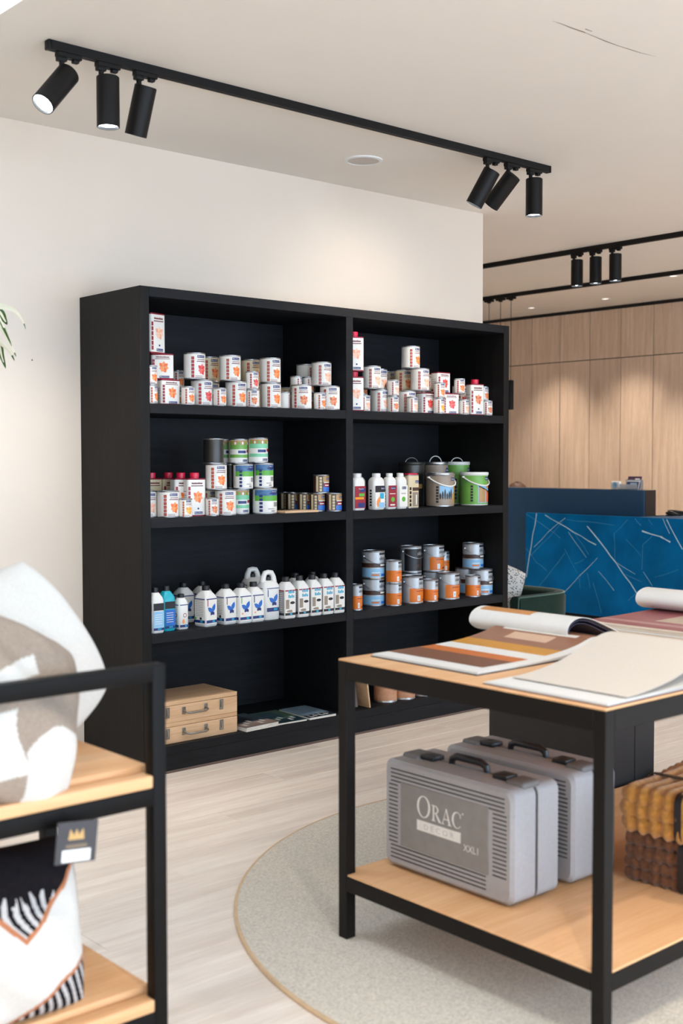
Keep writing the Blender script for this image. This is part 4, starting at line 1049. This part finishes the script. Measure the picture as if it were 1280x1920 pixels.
b1 = thing('sample_book', 'open wood-stain sample book with brown and orange bands', 'book', (0, 0, TH))
mm = [M_page]+cat_mats((120, 74, 52), (206, 112, 44), (206, 142, 36), (60, 40, 36), (150, 100, 74), (214, 176, 146), (232, 226, 216))
def f1(s, v, x):
    if v < .1: return 0
    if x < -.375: return 0
    if x < -.225: return 1
    if x < -.165: return 2
    if x < -.085: return 0
    if x < -.01: return 3
    if x < .0: return 4
    if .35 < v < .75 and .05 < x < .1: return 6
    if .2 < v < .9 and .12 < x < .135+.03*v: return 7
    return 5
z_ = .0035
sheet('cover', [(-.452, .0022), (-.1, .0022), (.06, .0035), (.2, .012), (.24, .02)], -2.508, -2.062, .002, [M_cover], b1)
for k in range(3):
    dz = .0022*(k+1)
    sheet('page', [(-.448+.002*k, .0026+dz), (-.2, .003+dz), (-.05, .005+dz*1.5), (.06, .012+dz*2.5), (.14, .026+dz*3), (.2, .022+dz*3)], -2.505, -2.065, .0016, mm if k == 2 else [M_page], b1, f1 if k == 2 else None, nv=40)
roll = [(.235, .012), (.17, .018), (.128, .045), (.138, .078), (.185, .096), (.25, .088), (.33, .06), (.41, .028), (.47, .008)]
mr_ = [M_page]+cat_mats((206, 142, 80))
for k in range(3):
    kx = 1-.10*k
    pr = [(.25+(x-.25)*kx, max(.006, z*kx-.001*k)) for x, z in roll]
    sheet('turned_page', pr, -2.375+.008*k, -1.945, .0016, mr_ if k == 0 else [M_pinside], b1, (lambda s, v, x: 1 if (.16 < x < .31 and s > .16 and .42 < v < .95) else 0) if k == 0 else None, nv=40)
b3 = thing('sample_book', 'open pattern book with a large blank beige sheet arching over it', 'book', (0, 0, TH))
M_beige = mat('textured_beige_paper', rgb(218, 208, 196), .75, var=.03, scale=160, bump=.25, bscale=420)
sheet('cover', [(-.53, .0022), (-.2, .0022), (.2, .0022), (.42, .003)], -3.016, -2.6, .002, [mat('cover_wine', rgb(96, 52, 58), .5)], b3)
sheet('page', [(-.528, .0045), (-.2, .005), (.1, .006), (.3, .006), (.4, .005)], -3.012, -2.598, .0016, [M_page], b3)
sheet('page', [(-.522, .007), (-.3, .008), (-.1, .012), (.1, .012), (.3, .009), (.4, .007)], -3.008, -2.604, .0016, [M_page], b3)
sheet('beige_sheet', [(-.435, .012), (-.34, .018), (-.22, .036), (-.12, .066), (-.04, .090), (.03, .094), (.12, .07), (.25, .03), (.36, .013)], -3.004, -2.625, .0012, [M_beige], b3)
b2 = thing('sample_book', 'open pink-toned sample book at the back with a rolled white page', 'book', (0, 0, TH))
m2 = cat_mats((222, 208, 190), (158, 92, 94), (198, 176, 152), (186, 140, 136))
def f2(s, v, x):
    if x < .60: return 0
    if x < .70: return 1 if x < .66 else 3
    if .12 < v < .62 and x > .78: return 2
    return 1
for k in range(4):
    dz = .006*k
    sheet('page', [(.555+.006*k, .0062+dz), (.8, .0064+dz), (1.0, .010+dz), (1.15, .016+dz)], -2.60, -2.09, .0052, m2 if k == 3 else [M_page if k % 2 else m2[0]], b2, f2 if k == 3 else None, nv=30)
roll2 = [(1.08, .034), (1.0, .036), (.955, .062), (.965, .096), (1.02, .112), (1.09, .102), (1.18, .07), (1.28, .03), (1.33, .006)]
for k in range(2):
    pr = [(1.1+(x-1.1)*(1-.1*k), max(.005, z*(1-.06*k))) for x, z in roll2]
    sheet('turned_page', pr, -2.56, -2.06, .0016, [M_page], b2)

# ------------------------------------------------------------------ black plinth beyond the table
g = G(); M_plb = mat('plinth_black', rgb(30, 28, 28), .55, var=.08)
t = thing('display_plinth', 'plain black display plinth standing behind the table', 'plinth', (1.06, -1.66, .0005))
g.box(-.135, -.002, -.33, .33, .0, .72, bev=.002, seg=1); g.box(.002, .135, -.33, .33, .0, .72, bev=.002, seg=1); g.obj('body', M_plb, t)
g = G(); g.box(-.137, .137, -.332, .332, .721, .735, bev=.002, seg=1); g.obj('plinth_top', M_plb, t)

# ------------------------------------------------------------------ cushion stand, near left
SY0, SY1, SX1, SX0 = -2.419, -1.84, -1.435, -2.55
st = thing('cushion_stand', 'low black metal stand with two oak shelves for cushions', 'stand', ((SX0+SX1)/2, (SY0+SY1)/2, 0)); sx_, sy_ = (SX0+SX1)/2, (SY0+SY1)/2
def sp(name, m, x0, x1, y0, y1, z0, z1, bev=.0015): g = G(); g.box(x0-sx_, x1-sx_, y0-sy_, y1-sy_, z0, z1, bev=bev, seg=2); return g.obj(name, m, st)
SL = .036
M_frame2 = mat('stand_black', rgb(13, 11, 10), .5, spec=.15, var=.05)
for x in (SX0, SX1-SL):
    for y in (SY0, SY1-SL): sp('post', M_frame2, x, x+SL, y, y+SL, 0, 1.022)
for z0, z1 in ((.982, 1.022),):
    for y in (SY0, SY1-SL): sp('rail', M_frame2, SX0+SL, SX1-SL, y, y+SL, z0, z1)
for zt in (.762, .228):
    for y in (SY0, SY1-SL): sp('rail', M_frame2, SX0+SL, SX1-SL, y, y+SL, zt-.072, zt-.031)
    for x in (SX0, SX1-SL): sp('rail', M_frame2, x, x+SL, SY0+SL, SY1-SL, zt-.072, zt-.031)
    sp('front_lip', M_tbl, SX0+SL, SX1-SL, SY0, SY0+.045, zt-.030, zt, .004)
    sp('shelf_board', M_tbl, SX0+SL+.002, SX1-SL+.022, SY0+.058, SY1-SL, zt-.030, zt+.012, .004)
def cushion(name, label, loc, rot, w, h, T, mats, mf, seed, group=None, wr=.006, N=72, piping=None, rnd_=.0):
    t = thing(name, label, 'cushion', loc, 0, group); t.rotation_euler = rot
    rnd = random.Random(seed); W8 = [(rnd.uniform(3, 9), rnd.uniform(3, 9), rnd.uniform(0, 6), rnd.uniform(.4, 1)) for _ in range(5)]
    g = G()
    def shape(sgn):
        def fn(a, b):
            u, v = 2*a-1, 2*b-1
            e = max(0, (1-abs(u)**2.6)*(1-abs(v)**2.6)); th = T/2*e**.5
            kx = 1-.09*(1-v*v)*abs(u)**3; kz = 1-.09*(1-u*u)*abs(v)**3
            wv = sum(c*math.sin(p*u+q*v+s_) for p, q, s_, c in W8)*wr*e
            wv += wr*.8*e*math.sin(22*(u+v*.4)+3*math.sin(4*v))*max(0, (abs(u)+abs(v))-.7)
            return (w/2*u*kx*math.sqrt(1-.5*rnd_*v*v), sgn*(th+wv), h/2*v*kz*math.sqrt(1-.5*rnd_*u*u))
        return fn
    g.grid(shape(-1), N, N, mf=lambda a, b: mf(2*a-1, 2*b-1)); g.grid(shape(1), N, N, mf=lambda a, b: mf(2*a-1, 2*b-1) if len(mats) < 3 else 0)
    g.obj('cover', mats, t, 80, weld=.0005)
    if piping:
        g = G(); pts = []
        for k in range(4):
            for i in range(16):
                s_ = -1+2*i/16; u, v = ((s_, -1), (1, s_), (-s_, 1), (-1, -s_))[k]
                pts.append((w/2*u*(1-.09*(1-v*v)*abs(u)**3), 0, h/2*v*(1-.09*(1-u*u)*abs(v)**3)))
        g.tube(pts, .004, 6, closed=True); g.obj('piping', piping, t)
    return t
M_lin = mat('linen_white', rgb(214, 209, 202), .9, var=.06, scale=200, bump=.2, bscale=500, spec=.15)
M_taupe = mat('linen_taupe', rgb(158, 142, 128), .9, var=.12, scale=150, bump=.25, bscale=500, spec=.15)
M_knit = mat('knit_black', rgb(26, 23, 26), .95, var=.2, scale=120, bump=.4, spec=.1); M_rust = mat('thread_rust', rgb(178, 112, 74), .9, var=.1)
M_hatch = mat('hatch_grey', rgb(190, 186, 184), .95, var=.1, scale=100, spec=.1)
R_ = math.radians
cushion('cushion', 'plain off-white cushion standing behind the taupe one on stand', (-1.635, -2.02, .975), (R_(-14), R_(-30), R_(8)), .50, .50, .2, [M_lin], lambda u, v: 0, 3, 'cushions on the stand', rnd_=.75)
def taupe(u, v):
    a, b = u*.906+v*.423, v*.906-u*.423          # upright axes
    if b < -.48+.12*math.sin(5*a) and a > -.1: return 0
    if a < -.05+.1*math.sin(4*b) and -.75 < b < -.12: return 0
    if abs(b-.22-.08*math.sin(4*a)) < .1 and a < .35: return 0
    return 1
cushion('cushion', 'taupe and off-white linen cushion with one corner hanging over', (-1.80, -2.298, .948), (R_(-27), R_(25), R_(4)), .46, .47, .18, [M_lin, M_taupe], taupe, 8, 'cushions on the stand', wr=.009, rnd_=.55, N=110)
def folk(u, v):
    c = -.08+.95*abs(u-.09); l2 = -.41+.6*(u-.89)
    if abs(v-c) < .035 and v < .72: return 2
    if v > c: return 1 if v > .36+.06*math.sin(40*u) else (3 if math.sin(52*(u+v*.5)+3*math.sin(9*v)) > -.1 else 1)
    if abs(v-l2) < .03: return 2
    if v < l2: return 3 if math.sin(52*(u+v*.6)) > .1 else 1
    return 1 if u > .9 and v > -.1 else 0
cushion('cushion', 'black and off-white patterned cushion with rust lines on lower shelf', (-1.80, -2.29, .43), (R_(-14), R_(4), R_(6)), .45, .42, .17, [M_lin, M_knit, M_rust, M_hatch], folk, 5, 'cushions on the stand', N=130, rnd_=.3)
t = thing('hang_tag', 'dark hang tag with gold mark and white sticker by patterned cushion', 'tag', (-1.69, -2.452, .66)); t.rotation_euler = (0, R_(6), R_(0))
g = G(); g.box(-.05, .05, -.001, .001, -.046, .046, bev=.0005, seg=1); card = g.obj('card', mat('tag_card', rgb(62, 60, 64), .5), t)
g = G(); art(g, [[([(-.022, .006), (-.018, .03), (-.008, .016), (-.002, .03), (.004, .016), (.014, .03), (.018, .006)], 0)]+rect(-.026, .026, -.012, -.004, 2)+rect(-.034, .036, -.042, -.016, 1)], on_y(-.001))
g.obj('print', [mat('gold_print', rgb(196, 160, 104), .4, .3), M_white, mat('gold_dim', rgb(120, 104, 84), .5)], card, 0, weld=None)
g = G(); g.tube([(-.01, .0, .046), (-.02, .03, .06), (-.04, .09, .05)], .001, 6); g.obj('string', M_knit, t)
# ------------------------------------------------------------------ reception desk
def marble():
    m = mat('blue_marble', rgb(2, 96, 152), .5, var=.25, scale=3.2, spec=.06); return m
M_marb = marble(); M_vein = mat('marble_vein', rgb(176, 208, 226), .3, var=.12, scale=40); M_vein2 = mat('marble_vein_faint', rgb(84, 150, 190), .3, var=.15, scale=40)
M_bluep = mat('counter_blue', rgb(16, 64, 100), .6, var=.05); M_counter_end = mat('counter_end', rgb(40, 34, 34), .5)
dk = thing('reception_desk', 'blue marble fronted reception desk with thin white veins', 'desk', (5.84, 1.0, 0))
def dp(name, m, x0, x1, y0, y1, z0, z1, bev=.002): g = G(); g.box(x0-5.84, x1-5.84, y0-1.0, y1-1.0, z0, z1, bev=bev, seg=1); return g.obj(name, m, dk)
s1 = dp('marble_slab', M_marb, 5.84, 5.87, 1.279, 2.587, .085, .995); s2 = dp('marble_slab', M_marb, 5.84, 5.87, -.6, 1.277, .085, .995)
dp('desk_body', M_bluep, 5.871, 5.995, -.6, 2.58, .085, .985); dp('desk_top', M_bluep, 5.871, 6.75, -.6, 1.36, .97, .994); dp('kick_plinth', M_dark, 5.90, 5.98, -.6, 2.55, 0, .085)
dp('desk_side', M_bluep, 6.7, 6.74, -.6, 1.36, 0, .97)
VEINS = [
(2.5,[(2.454,0.990),(2.574,0.377)]),
(3.0,[(1.281,0.876),(1.091,0.835),(0.994,0.793)]),
(2.0,[(2.352,0.979),(1.766,0.729)]),
(2.5,[(1.867,0.894),(1.659,0.694),(1.553,0.586),(1.464,0.479),(1.266,0.270)]),
(2.0,[(1.033,0.986),(0.876,0.738)]),
(1.5,[(1.071,0.991),(1.002,0.865)]),
(1.0,[(2.578,0.979),(2.297,0.841),(2.173,0.770)]),
(1.2,[(2.114,0.960),(2.315,0.819),(2.484,0.669)]),
(1.0,[(2.140,0.924),(2.520,0.588)]),
(1.0,[(2.576,0.650),(2.456,0.528),(2.329,0.459)]),
(1.0,[(2.120,0.633),(2.329,0.395),(2.418,0.303)]),
(1.2,[(2.078,0.830),(1.873,0.607)]),
(1.0,[(2.027,0.846),(1.848,0.636)]),
(1.0,[(2.120,0.675),(1.972,0.456)]),
(1.2,[(1.748,0.614),(1.947,0.437),(2.134,0.256)]),
(0.8,[(1.898,0.591),(2.007,0.543)]),
(1.3,[(1.739,0.493),(1.566,0.331)]),
(1.1,[(1.795,0.380),(1.702,0.116)]),
(1.0,[(1.430,0.971),(1.572,0.839),(1.561,0.612)]),
(1.3,[(1.553,0.586),(1.346,0.494)]),
(1.0,[(1.456,0.486),(1.284,0.433)]),
(1.0,[(1.352,0.981),(1.290,0.924)]),
(1.0,[(1.174,0.838),(1.272,0.755),(1.277,0.538)]),
(1.2,[(1.262,0.520),(1.169,0.403)]),
(0.8,[(2.105,0.946),(1.572,0.913)]),
(0.8,[(1.329,0.331),(1.422,0.250)]),
(0.8,[(0.910,0.564),(1.147,0.482)]),
(1.0,[(1.947,0.451),(1.937,0.314)]),
(0.8,[(1.863,0.471),(1.828,0.337)]),
(0.9,[(1.214,0.979),(1.175,0.935)]),
(0.8,[(1.444,0.792),(1.286,0.656)]),
]
_rv = random.Random(21)
for _i in range(22):      # the veining goes on over the right-hand slab
    _y, _z, _a, _l = _rv.uniform(-.5, .8), _rv.uniform(.2, .9), _rv.uniform(.3, 2.6), _rv.uniform(.15, .6)
    _p = [(_y-_l/2*math.cos(_a), _z-_l/2*math.sin(_a)), (_y+_l/2*math.cos(_a), _z+_l/2*math.sin(_a))]
    if all(-.58 < q[0] < .87 and .1 < q[1] < .985 for q in _p): VEINS.append((_rv.choice((.8, 1.0, 1.2, 2.0)), _p))
def vein_part(slab, lo, hi):
    g = G()
    for w, pts in VEINS:
        hw = (.0042 if w >= 2 else .0030)*w/2
        for (a, b) in zip(pts[:-1], pts[1:]):
            if not (lo <= (a[0]+b[0])/2 <= hi): continue
            d = Vector((b[0]-a[0], b[1]-a[1])); L = d.length; n = Vector((-d.y, d.x))/L; k = max(2, int(L/.09)); prev = None
            rn = random.Random(int(a[0]*999+a[1]*77))
            for i in range(k+1):
                p = Vector(a)+d*i/k+n*(rn.uniform(-.006, .006) if 0 < i < k else 0); h_ = hw*rn.uniform(.6, 1.2)
                cur = ((-.0004, p.x-n.x*h_-1.0, p.y-n.y*h_), (-.0004, p.x+n.x*h_-1.0, p.y+n.y*h_))
                if prev: g.face([prev[0], cur[0], cur[1], prev[1]], 0 if w >= 1.2 else 1)
                prev = cur
    o = g.obj('veins', [M_vein, M_vein2], slab, 0, weld=None); o['kind'] = 'stuff'
vein_part(s1, 1.278, 9); vein_part(s2, -9, 1.278)
ct = thing('reception_counter', 'tall dark blue counter screen rising behind the marble desk', 'counter', (6.09, 3.0, 0))
def cp_(name, m, x0, x1, y0, y1, z0, z1): g = G(); g.box(x0-6.09, x1-6.09, y0-3.0, y1-3.0, z0, z1, bev=.002, seg=1); return g.obj(name, m, ct)
cp_('front_panel', M_bluep, 6.0, 6.02, 1.375, 4.9, 0, 1.225); cp_('core', M_counter_end, 6.0205, 6.18, 1.371, 4.9, 0, 1.2245)
# things on the counter
t = thing('brochure_holder', 'clear holder with blue and white brochures on the counter', 'brochure holder', (6.09, 1.57, 1.2255))
M_acr = mat('acrylic', rgb(214, 222, 230), .1, var=.02, trans=.6)
g = G(); g.box(-.05, .05, -.095, .095, 0, .006, bev=.001, seg=1); g.box(-.05, -.046, -.095, .095, 0, .05, bev=.001, seg=1); g.box(.046, .05, -.095, .095, 0, .09, bev=.001, seg=1); g.obj('tray', M_acr, t)
for i, (x, z, c, c2) in enumerate(((-.03, .075, rgb(36, 60, 104), rgb(150, 180, 210)), (.0, .085, rgb(210, 214, 220), rgb(40, 60, 90)), (.03, .125, rgb(70, 44, 78), rgb(226, 226, 230)))):
    g = G(); rr = Matrix.Rotation(R_(20), 3, 'Y'); g.box(x-.004, x+.004, -.085+.01*i, .08-.02*(2-i), .008, z, bev=.001, seg=1, rot=rr, piv=(x, 0, .008)); g.box(x-.0046, x-.0035, -.07+.01*i, .0, z*.55, z*.85, 1, rot=rr, piv=(x, 0, .008))
    g.obj('brochure', [mat('brochure_a%d' % i, c, .4), mat('brochure_b%d' % i, c2, .4)], t)
t = thing('small_clock', 'tiny white desk clock beside the brochure holder on counter', 'clock', (6.09, 1.735, 1.2255))
g = G(); g.box(-.02, .02, -.045, .045, 0, .075, bev=.008, seg=3); g.obj('case', M_white, t)
g = G(); art(g, [disc(0, .04, .028, 0, 20), rect(-.003, .003, .036, .06, 1)+rect(-.003, .016, .036, .042, 1)], on_x(-.0201)); g.obj('dial', [C_sky, C_navy], t, 0, weld=None)
t = thing('cable_coil', 'tangle of black cable lying on the marble desk', 'cable', (6.1, 1.13, .9955))
g = G(); pts = []
for i in range(90):
    a = i*.42; pts.append((.05*math.sin(a*.9)+.01*math.sin(i*1.3), .11*math.cos(a)*(.7+.3*math.sin(i*.21))-.02, .012+.024*(1+math.sin(a*.63+1))*(.4+.6*i/90)))
g.tube(pts, .006, 6); g.obj('cable', C_plb, t)
g = G(); g.tube([(0, .1, .01), (-.03, .14, .006), (-.05, .17, .006)], .005, 6); g.obj('plug_lead', C_plb, t)

# ------------------------------------------------------------------ person seated behind the counter (hair just showing)
px, py = 6.78, 3.47
oc = thing('office_chair', 'dark office chair behind the counter, hidden under the seated person', 'chair', (px, py, 0))
g = G(); g.box(-.24, .24, -.24, .24, .42, .48, bev=.025, seg=3); g.obj('seat', C_plb, oc)
g = G(); g.box(.2, .25, -.2, .2, .55, .95, bev=.02, seg=3); g.obj('backrest', C_plb, oc)
g = G(); g.cyl((0, 0, .06), (0, 0, .43), .025); g.box(.2, .235, -.03, .03, .44, .6, bev=.005); g.obj('column', C_plb, oc)
for k in range(5):
    a = 2*math.pi*k/5; g = G(); g.cyl((0, 0, .075), (.27*math.cos(a), .27*math.sin(a), .05), .018, .012, 10); g.lathe([(.02, 0), (.024, .02), (.02, .045)], 12, c=(.27*math.cos(a), .27*math.sin(a), 0)); g.obj('leg', C_plb, oc)
M_skin = mat('skin', rgb(206, 158, 132), .55, var=.04); M_cloth = mat('jumper_blue', rgb(52, 62, 84), .9, var=.1); M_trs = mat('trousers_dark', rgb(36, 36, 42), .9); M_hair = mat('hair_brown', rgb(84, 56, 40), .6, var=.3, scale=40, stretch=(6, 6, 1))
pr = thing('person', 'person seated behind the counter, only brown hair showing', 'person', (px, py, 0))
V = []; E_ = []; RD = []
def sv(p, r, frm=None):
    V.append(p); RD.append(r)
    if frm is not None: E_.append((frm, len(V)-1))
    return len(V)-1
pel = sv((0.03, 0, .56), (.13, .16)); wa = sv((.02, 0, .68), (.11, .135), pel); ch = sv((.0, 0, .84), (.115, .155), wa); nk = sv((-.02, 0, .965), (.055, .06), ch)
hd0 = sv((-.035, 0, 1.03), (.06, .06), nk); hd1 = sv((-.045, 0, 1.10), (.085, .075), hd0); hd2 = sv((-.035, 0, 1.17), (.088, .078), hd1); hd3 = sv((-.03, 0, 1.215), (.05, .045), hd2)
for s in (-1, 1):
    a = sv((0, .17*s, .90), (.055, .055), ch); b = sv((-.06, .22*s, .68), (.045, .045), a); c = sv((-.27, .13*s, .66), (.034, .034), b); h1 = sv((-.35, .11*s, .655), (.026, .036), c)
    for f_ in range(4): k1 = sv((-.40, (.085+.018*f_)*s, .655), (.0085, .0085), h1); sv((-.435+.006*abs(f_-1), (.083+.019*f_)*s, .645), (.0075, .0075), k1)
    k1 = sv((-.37, .075*s, .65), (.010, .010), h1); sv((-.395, .062*s, .645), (.008, .008), k1)
    a = sv((-.06, .10*s, .55), (.085, .085), pel); b = sv((-.42, .12*s, .53), (.06, .06), a); c = sv((-.45, .12*s, .28), (.05, .05), b); d = sv((-.45, .12*s, .07), (.036, .036), c); sv((-.56, .12*s, .035), (.03, .035), d)
me = bpy.data.meshes.new('body'); me.from_pydata(V, E_, []); me.update(); bo = add('body', me, pr)
sk = bo.modifiers.new('Skin', 'SKIN'); sk.use_smooth_shade = True
for i, v in enumerate(me.skin_vertices[0].data): v.radius = RD[i]; v.use_root = (i == 0)
ss = bo.modifiers.new('Subdivision', 'SUBSURF'); ss.levels = 1; ss.render_levels = 2
m = bpy.data.materials.new('body_cloth_skin'); m.use_nodes = True; nt = m.node_tree; b_ = nt.nodes['Principled BSDF']; b_.inputs['Roughness'].default_value = .8
tc = nt.nodes.new('ShaderNodeTexCoord'); sep = nt.nodes.new('ShaderNodeSeparateXYZ'); nt.links.new(tc.outputs['Object'], sep.inputs[0])
rp = nt.nodes.new('ShaderNodeValToRGB'); rp.color_ramp.interpolation = 'CONSTANT'; els = rp.color_ramp.elements
els[0].color = rgb(36, 36, 42)+(1,); els[1].position = .60; els[1].color = rgb(52, 62, 84)+(1,); e3 = els.new(.965); e3.color = rgb(206, 158, 132)+(1,)
nt.links.new(sep.outputs['Z'], rp.inputs[0]); nt.links.new(rp.outputs[0], b_.inputs['Base Color']); me.materials.append(m)
g = G()   # hair: cap over crown and back of the head
for j in range(9):
    pass
def hairfn(a, b):
    th = 2*math.pi*a; ph = math.pi*.62*b; back = .5+.5*math.cos(th)
    lim = ph*(.62+.45*back); r_ = .112+.004*math.sin(23*th+7*b)
    return (-.035+.012+r_*math.sin(lim)*math.cos(th), .097/.112*r_*math.sin(lim)*math.sin(th), 1.148+r_*1.03*math.cos(lim))
g.grid(hairfn, 48, 16); g.obj('hair', M_hair, pr, 80, weld=.0005)
g = G()
for s in (-1, 1): g.lathe([(.001, -.010), (.009, -.004), (.009, .004), (.001, .010)], 10, c=(-.128, .03*s, 1.12))
g.obj('eyes', C_black, pr)
g = G(); g.loft([[(-.125, -.014, 1.075), (-.125, .014, 1.075), (-.15, 0, 1.08)], [(-.122, -.006, 1.12), (-.122, .006, 1.12), (-.128, 0, 1.12)]], 0); g.box(-.128, -.122, -.022, .022, 1.046, 1.054, bev=.002); g.obj('nose_and_mouth', M_skin, pr)

# ------------------------------------------------------------------ green armchair with cushion
M_velv = mat('velvet_green', rgb(6, 40, 31), .8, var=.12, scale=12, sheen=.15, spec=.2); M_velvp = mat('velvet_piping', rgb(30, 84, 66), .6, sheen=.5)
ac = thing('armchair', 'dark green velvet tub armchair in front of the reception desk', 'armchair', (3.335, .63, 0), R_(0))
path = []
RA, RB = .27, .30
for i in range(33):
    a = math.pi*(-.5+i/32)
    # back curves round +X, arms run to -X
    ca, sa = math.cos(a), math.sin(a); e = 2/3.2
    path.append(Vector((.02+(RA)*abs(ca)**e, RB*(abs(sa)**e)*(1 if sa >= 0 else -1), 0)))
path = [Vector((-.29, -RB, 0)), Vector((-.15, -RB, 0))]+path+[Vector((-.15, RB, 0)), Vector((-.29, RB, 0))]
g = G(); rings = []; outer = []
for i, p in enumerate(path):
    d = (path[min(i+1, len(path)-1)]-path[max(i-1, 0)]).normalized(); n = Vector((d.y, -d.x, 0))
    T_, zt, zb = .045, .60, .16
    prof = [(-T_, zb), (-T_, zt-.03), (-T_*.6, zt-.006), (0, zt), (T_*.6, zt-.006), (T_, zt-.03), (T_*.9, .3), (T_*.6, zb)]
    rings.append([p+n*o_+Vector((0, 0, z)) for o_, z in prof]); outer.append(p+n*(T_*.75)+Vector((0, 0, zt-.008)))
g.loft(rings, 0); g.obj('shell', M_velv, ac, 50)
g = G(); g.tube(outer, .005, 8); g.tube([outer[0]-Vector((0.004, 0, .0)), outer[0]-Vector((.004, -.01, .2)), outer[0]-Vector((.004, -.02, .42))], .005, 8); g.obj('piping', M_velvp, ac)
g = G(); bm = rounded_block(.5, .5, .16, .05, 12); g.merge(bm, 0); o = g.obj('seat_cushion', M_velv, ac, 60, weld=None); o.location = (-.03, 0, .34)
g = G(); g.box(-.28, .28, -.3, .3, .16, .26, bev=.02); g.obj('seat_base', M_velv, ac)
for sx in (-1, 1):
    for sy in (-1, 1): g = G(); g.cyl((sx*.22, sy*.24, 0), (sx*.20, sy*.22, .17), .011, .018, 14); g.obj('leg', M_blackmetal, ac)
M_terr = bpy.data.materials.new('speckled_fabric'); M_terr.use_nodes = True; nt = M_terr.node_tree; b_ = nt.nodes['Principled BSDF']; b_.inputs['Roughness'].default_value = .9
tc = nt.nodes.new('ShaderNodeTexCoord'); vo = nt.nodes.new('ShaderNodeTexVoronoi'); vo.inputs['Scale'].default_value = 75; nt.links.new(tc.outputs['Object'], vo.inputs['Vector'])
rp = nt.nodes.new('ShaderNodeValToRGB'); rp.color_ramp.elements[0].position = .30; rp.color_ramp.elements[0].color = rgb(70, 70, 76)+(1,); rp.color_ramp.elements[1].position = .42; rp.color_ramp.elements[1].color = rgb(216, 212, 206)+(1,)
nt.links.new(vo.outputs['Distance'], rp.inputs[0]); nt.links.new(rp.outputs[0], b_.inputs['Base Color'])
cushion('cushion', 'white cushion with dark speckles leaning in the green armchair', (3.27, .70, .60), (R_(-12), R_(20), R_(-40)), .40, .42, .14, [M_terr], lambda u, v: 0, 9, wr=.003, N=40, rnd_=.6)

# ------------------------------------------------------------------ plant, pot just outside the left edge
M_leaf = mat('leaf_green', rgb(70, 104, 36), .45, var=.25, scale=25); M_leafw = mat('leaf_cream', rgb(242, 236, 214), .45, var=.06, scale=25); M_stem = mat('cane_bark', rgb(120, 100, 76), .8, var=.2); M_pot = mat('pot_clay', rgb(196, 186, 176), .7, var=.05)
pt = thing('potted_dracaena', 'potted plant with drooping cream-edged leaves at the left edge', 'plant', (-1.14, -.40, 0))
g = G(); g.lathe([(.13, 0), (.15, .01), (.185, .32), (.192, .34), (.178, .34), (.17, .30), (.001, .29)], 40); g.obj('pot', M_pot, pt)
g = G(); g.tube([(0, 0, .28), (.01, .01, .8), (-.005, 0, 1.4), (.0, 0, 1.96)], [.02, .018, .016, .013], 10); g.obj('stem', M_stem, pt)
def leaf(pts, width, inverted=False, side=(0, 1, 0), curl=.35, cream=False):
    P = [Vector(p)-Vector((-1.14, -.40, 0)) for p in pts]; Q = []
    for i in range(len(P)-1):
        a, b, c, d = P[max(i-1, 0)], P[i], P[i+1], P[min(i+2, len(P)-1)]
        for k in range(5):
            t_ = k/5; Q.append(.5*((2*b)+(c-a)*t_+(2*a-5*b+4*c-d)*t_*t_+(3*b-a-3*c+d)*t_**3))
    Q.append(P[-1]); n = len(Q); g = G(); rows = []
    for i in range(n):
        t_ = i/(n-1); w = width*(.35+.65*min(1, t_*3))*(1-max(0, t_-.45)/.55)**.8+.0008
        d = (Q[min(i+1, n-1)]-Q[max(i-1, 0)]).normalized(); s_ = Vector(side); s_ = (s_-d*s_.dot(d)).normalized(); nn = d.cross(s_)
        if nn.z < 0: nn = -nn
        rows.append([g.bm.verts.new(Q[i]+s_*w*k/3+nn*(curl*w*abs(k/3)-.0)) for k in (-3, -2, -1, 0, 1, 2, 3)])
    for i in range(n-1):
        for k in range(6):
            f = g.bm.faces.new((rows[i][k], rows[i][k+1], rows[i+1][k+1], rows[i+1][k])); edge = k in (0, 1, 4, 5); f.material_index = 1 if edge != inverted else 0
            if cream: f.material_index = 1
            if i > n-5: f.material_index = 0
    ext = bmesh.ops.solidify(g.bm, geom=list(g.bm.faces), thickness=.0012)
    return g.obj('leaf', [M_leaf, M_leafw], pt, 70, weld=None)
C0 = (-1.14, -.40, 1.95)
leaf([C0, (-1.03, -.41, 2.05), (-.95, -.415, 2.088), (-.888, -.42, 2.092), (-.833, -.42, 2.082), (-.799, -.42, 2.05), (-.782, -.42, 2.014)], .0135, side=(.25, .35, .9), cream=True)
leaf([C0, (-1.04, -.40, 2.01), (-.95, -.41, 2.035), (-.889, -.42, 2.015), (-.857, -.42, 1.96), (-.838, -.42, 1.93), (-.824, -.42, 1.903)], .0125, side=(.75, .3, .5), cream=True)
leaf([C0, (-1.06, -.36, 2.02), (-.95, -.38, 2.0), (-.893, -.4, 1.96), (-.878, -.41, 1.90), (-.868, -.42, 1.856)], .018, True, side=(.9, -.3, .1))
leaf([C0, (-1.05, -.36, 2.09), (-.94, -.36, 2.11), (-.875, -.37, 2.085), (-.852, -.38, 2.05), (-.84, -.38, 2.03)], .022, True, side=(.8, -.3, .4))
leaf([C0, (-1.05, -.45, 2.00), (-.97, -.45, 1.99), (-.9, -.45, 1.95), (-.865, -.45, 1.92), (-.845, -.45, 1.885)], .011, False, side=(.75, -.2, .6), cream=True)
rn = random.Random(4)
for k in range(12):
    a = R_(40)+k*R_(23); L = rn.uniform(.28, .4); zz = rn.uniform(.05, .16); c_, s_ = math.cos(a), math.sin(a)
    leaf([C0]+[(C0[0]+c_*L*q, C0[1]+s_*L*q, C0[2]+zz*math.sin(math.pi*min(1, q*.9))*1.1-(.22*max(0, q-.6))) for q in (.3, .6, .8, 1.0)], .024, k % 2 == 0, side=(-s_, c_, 0))
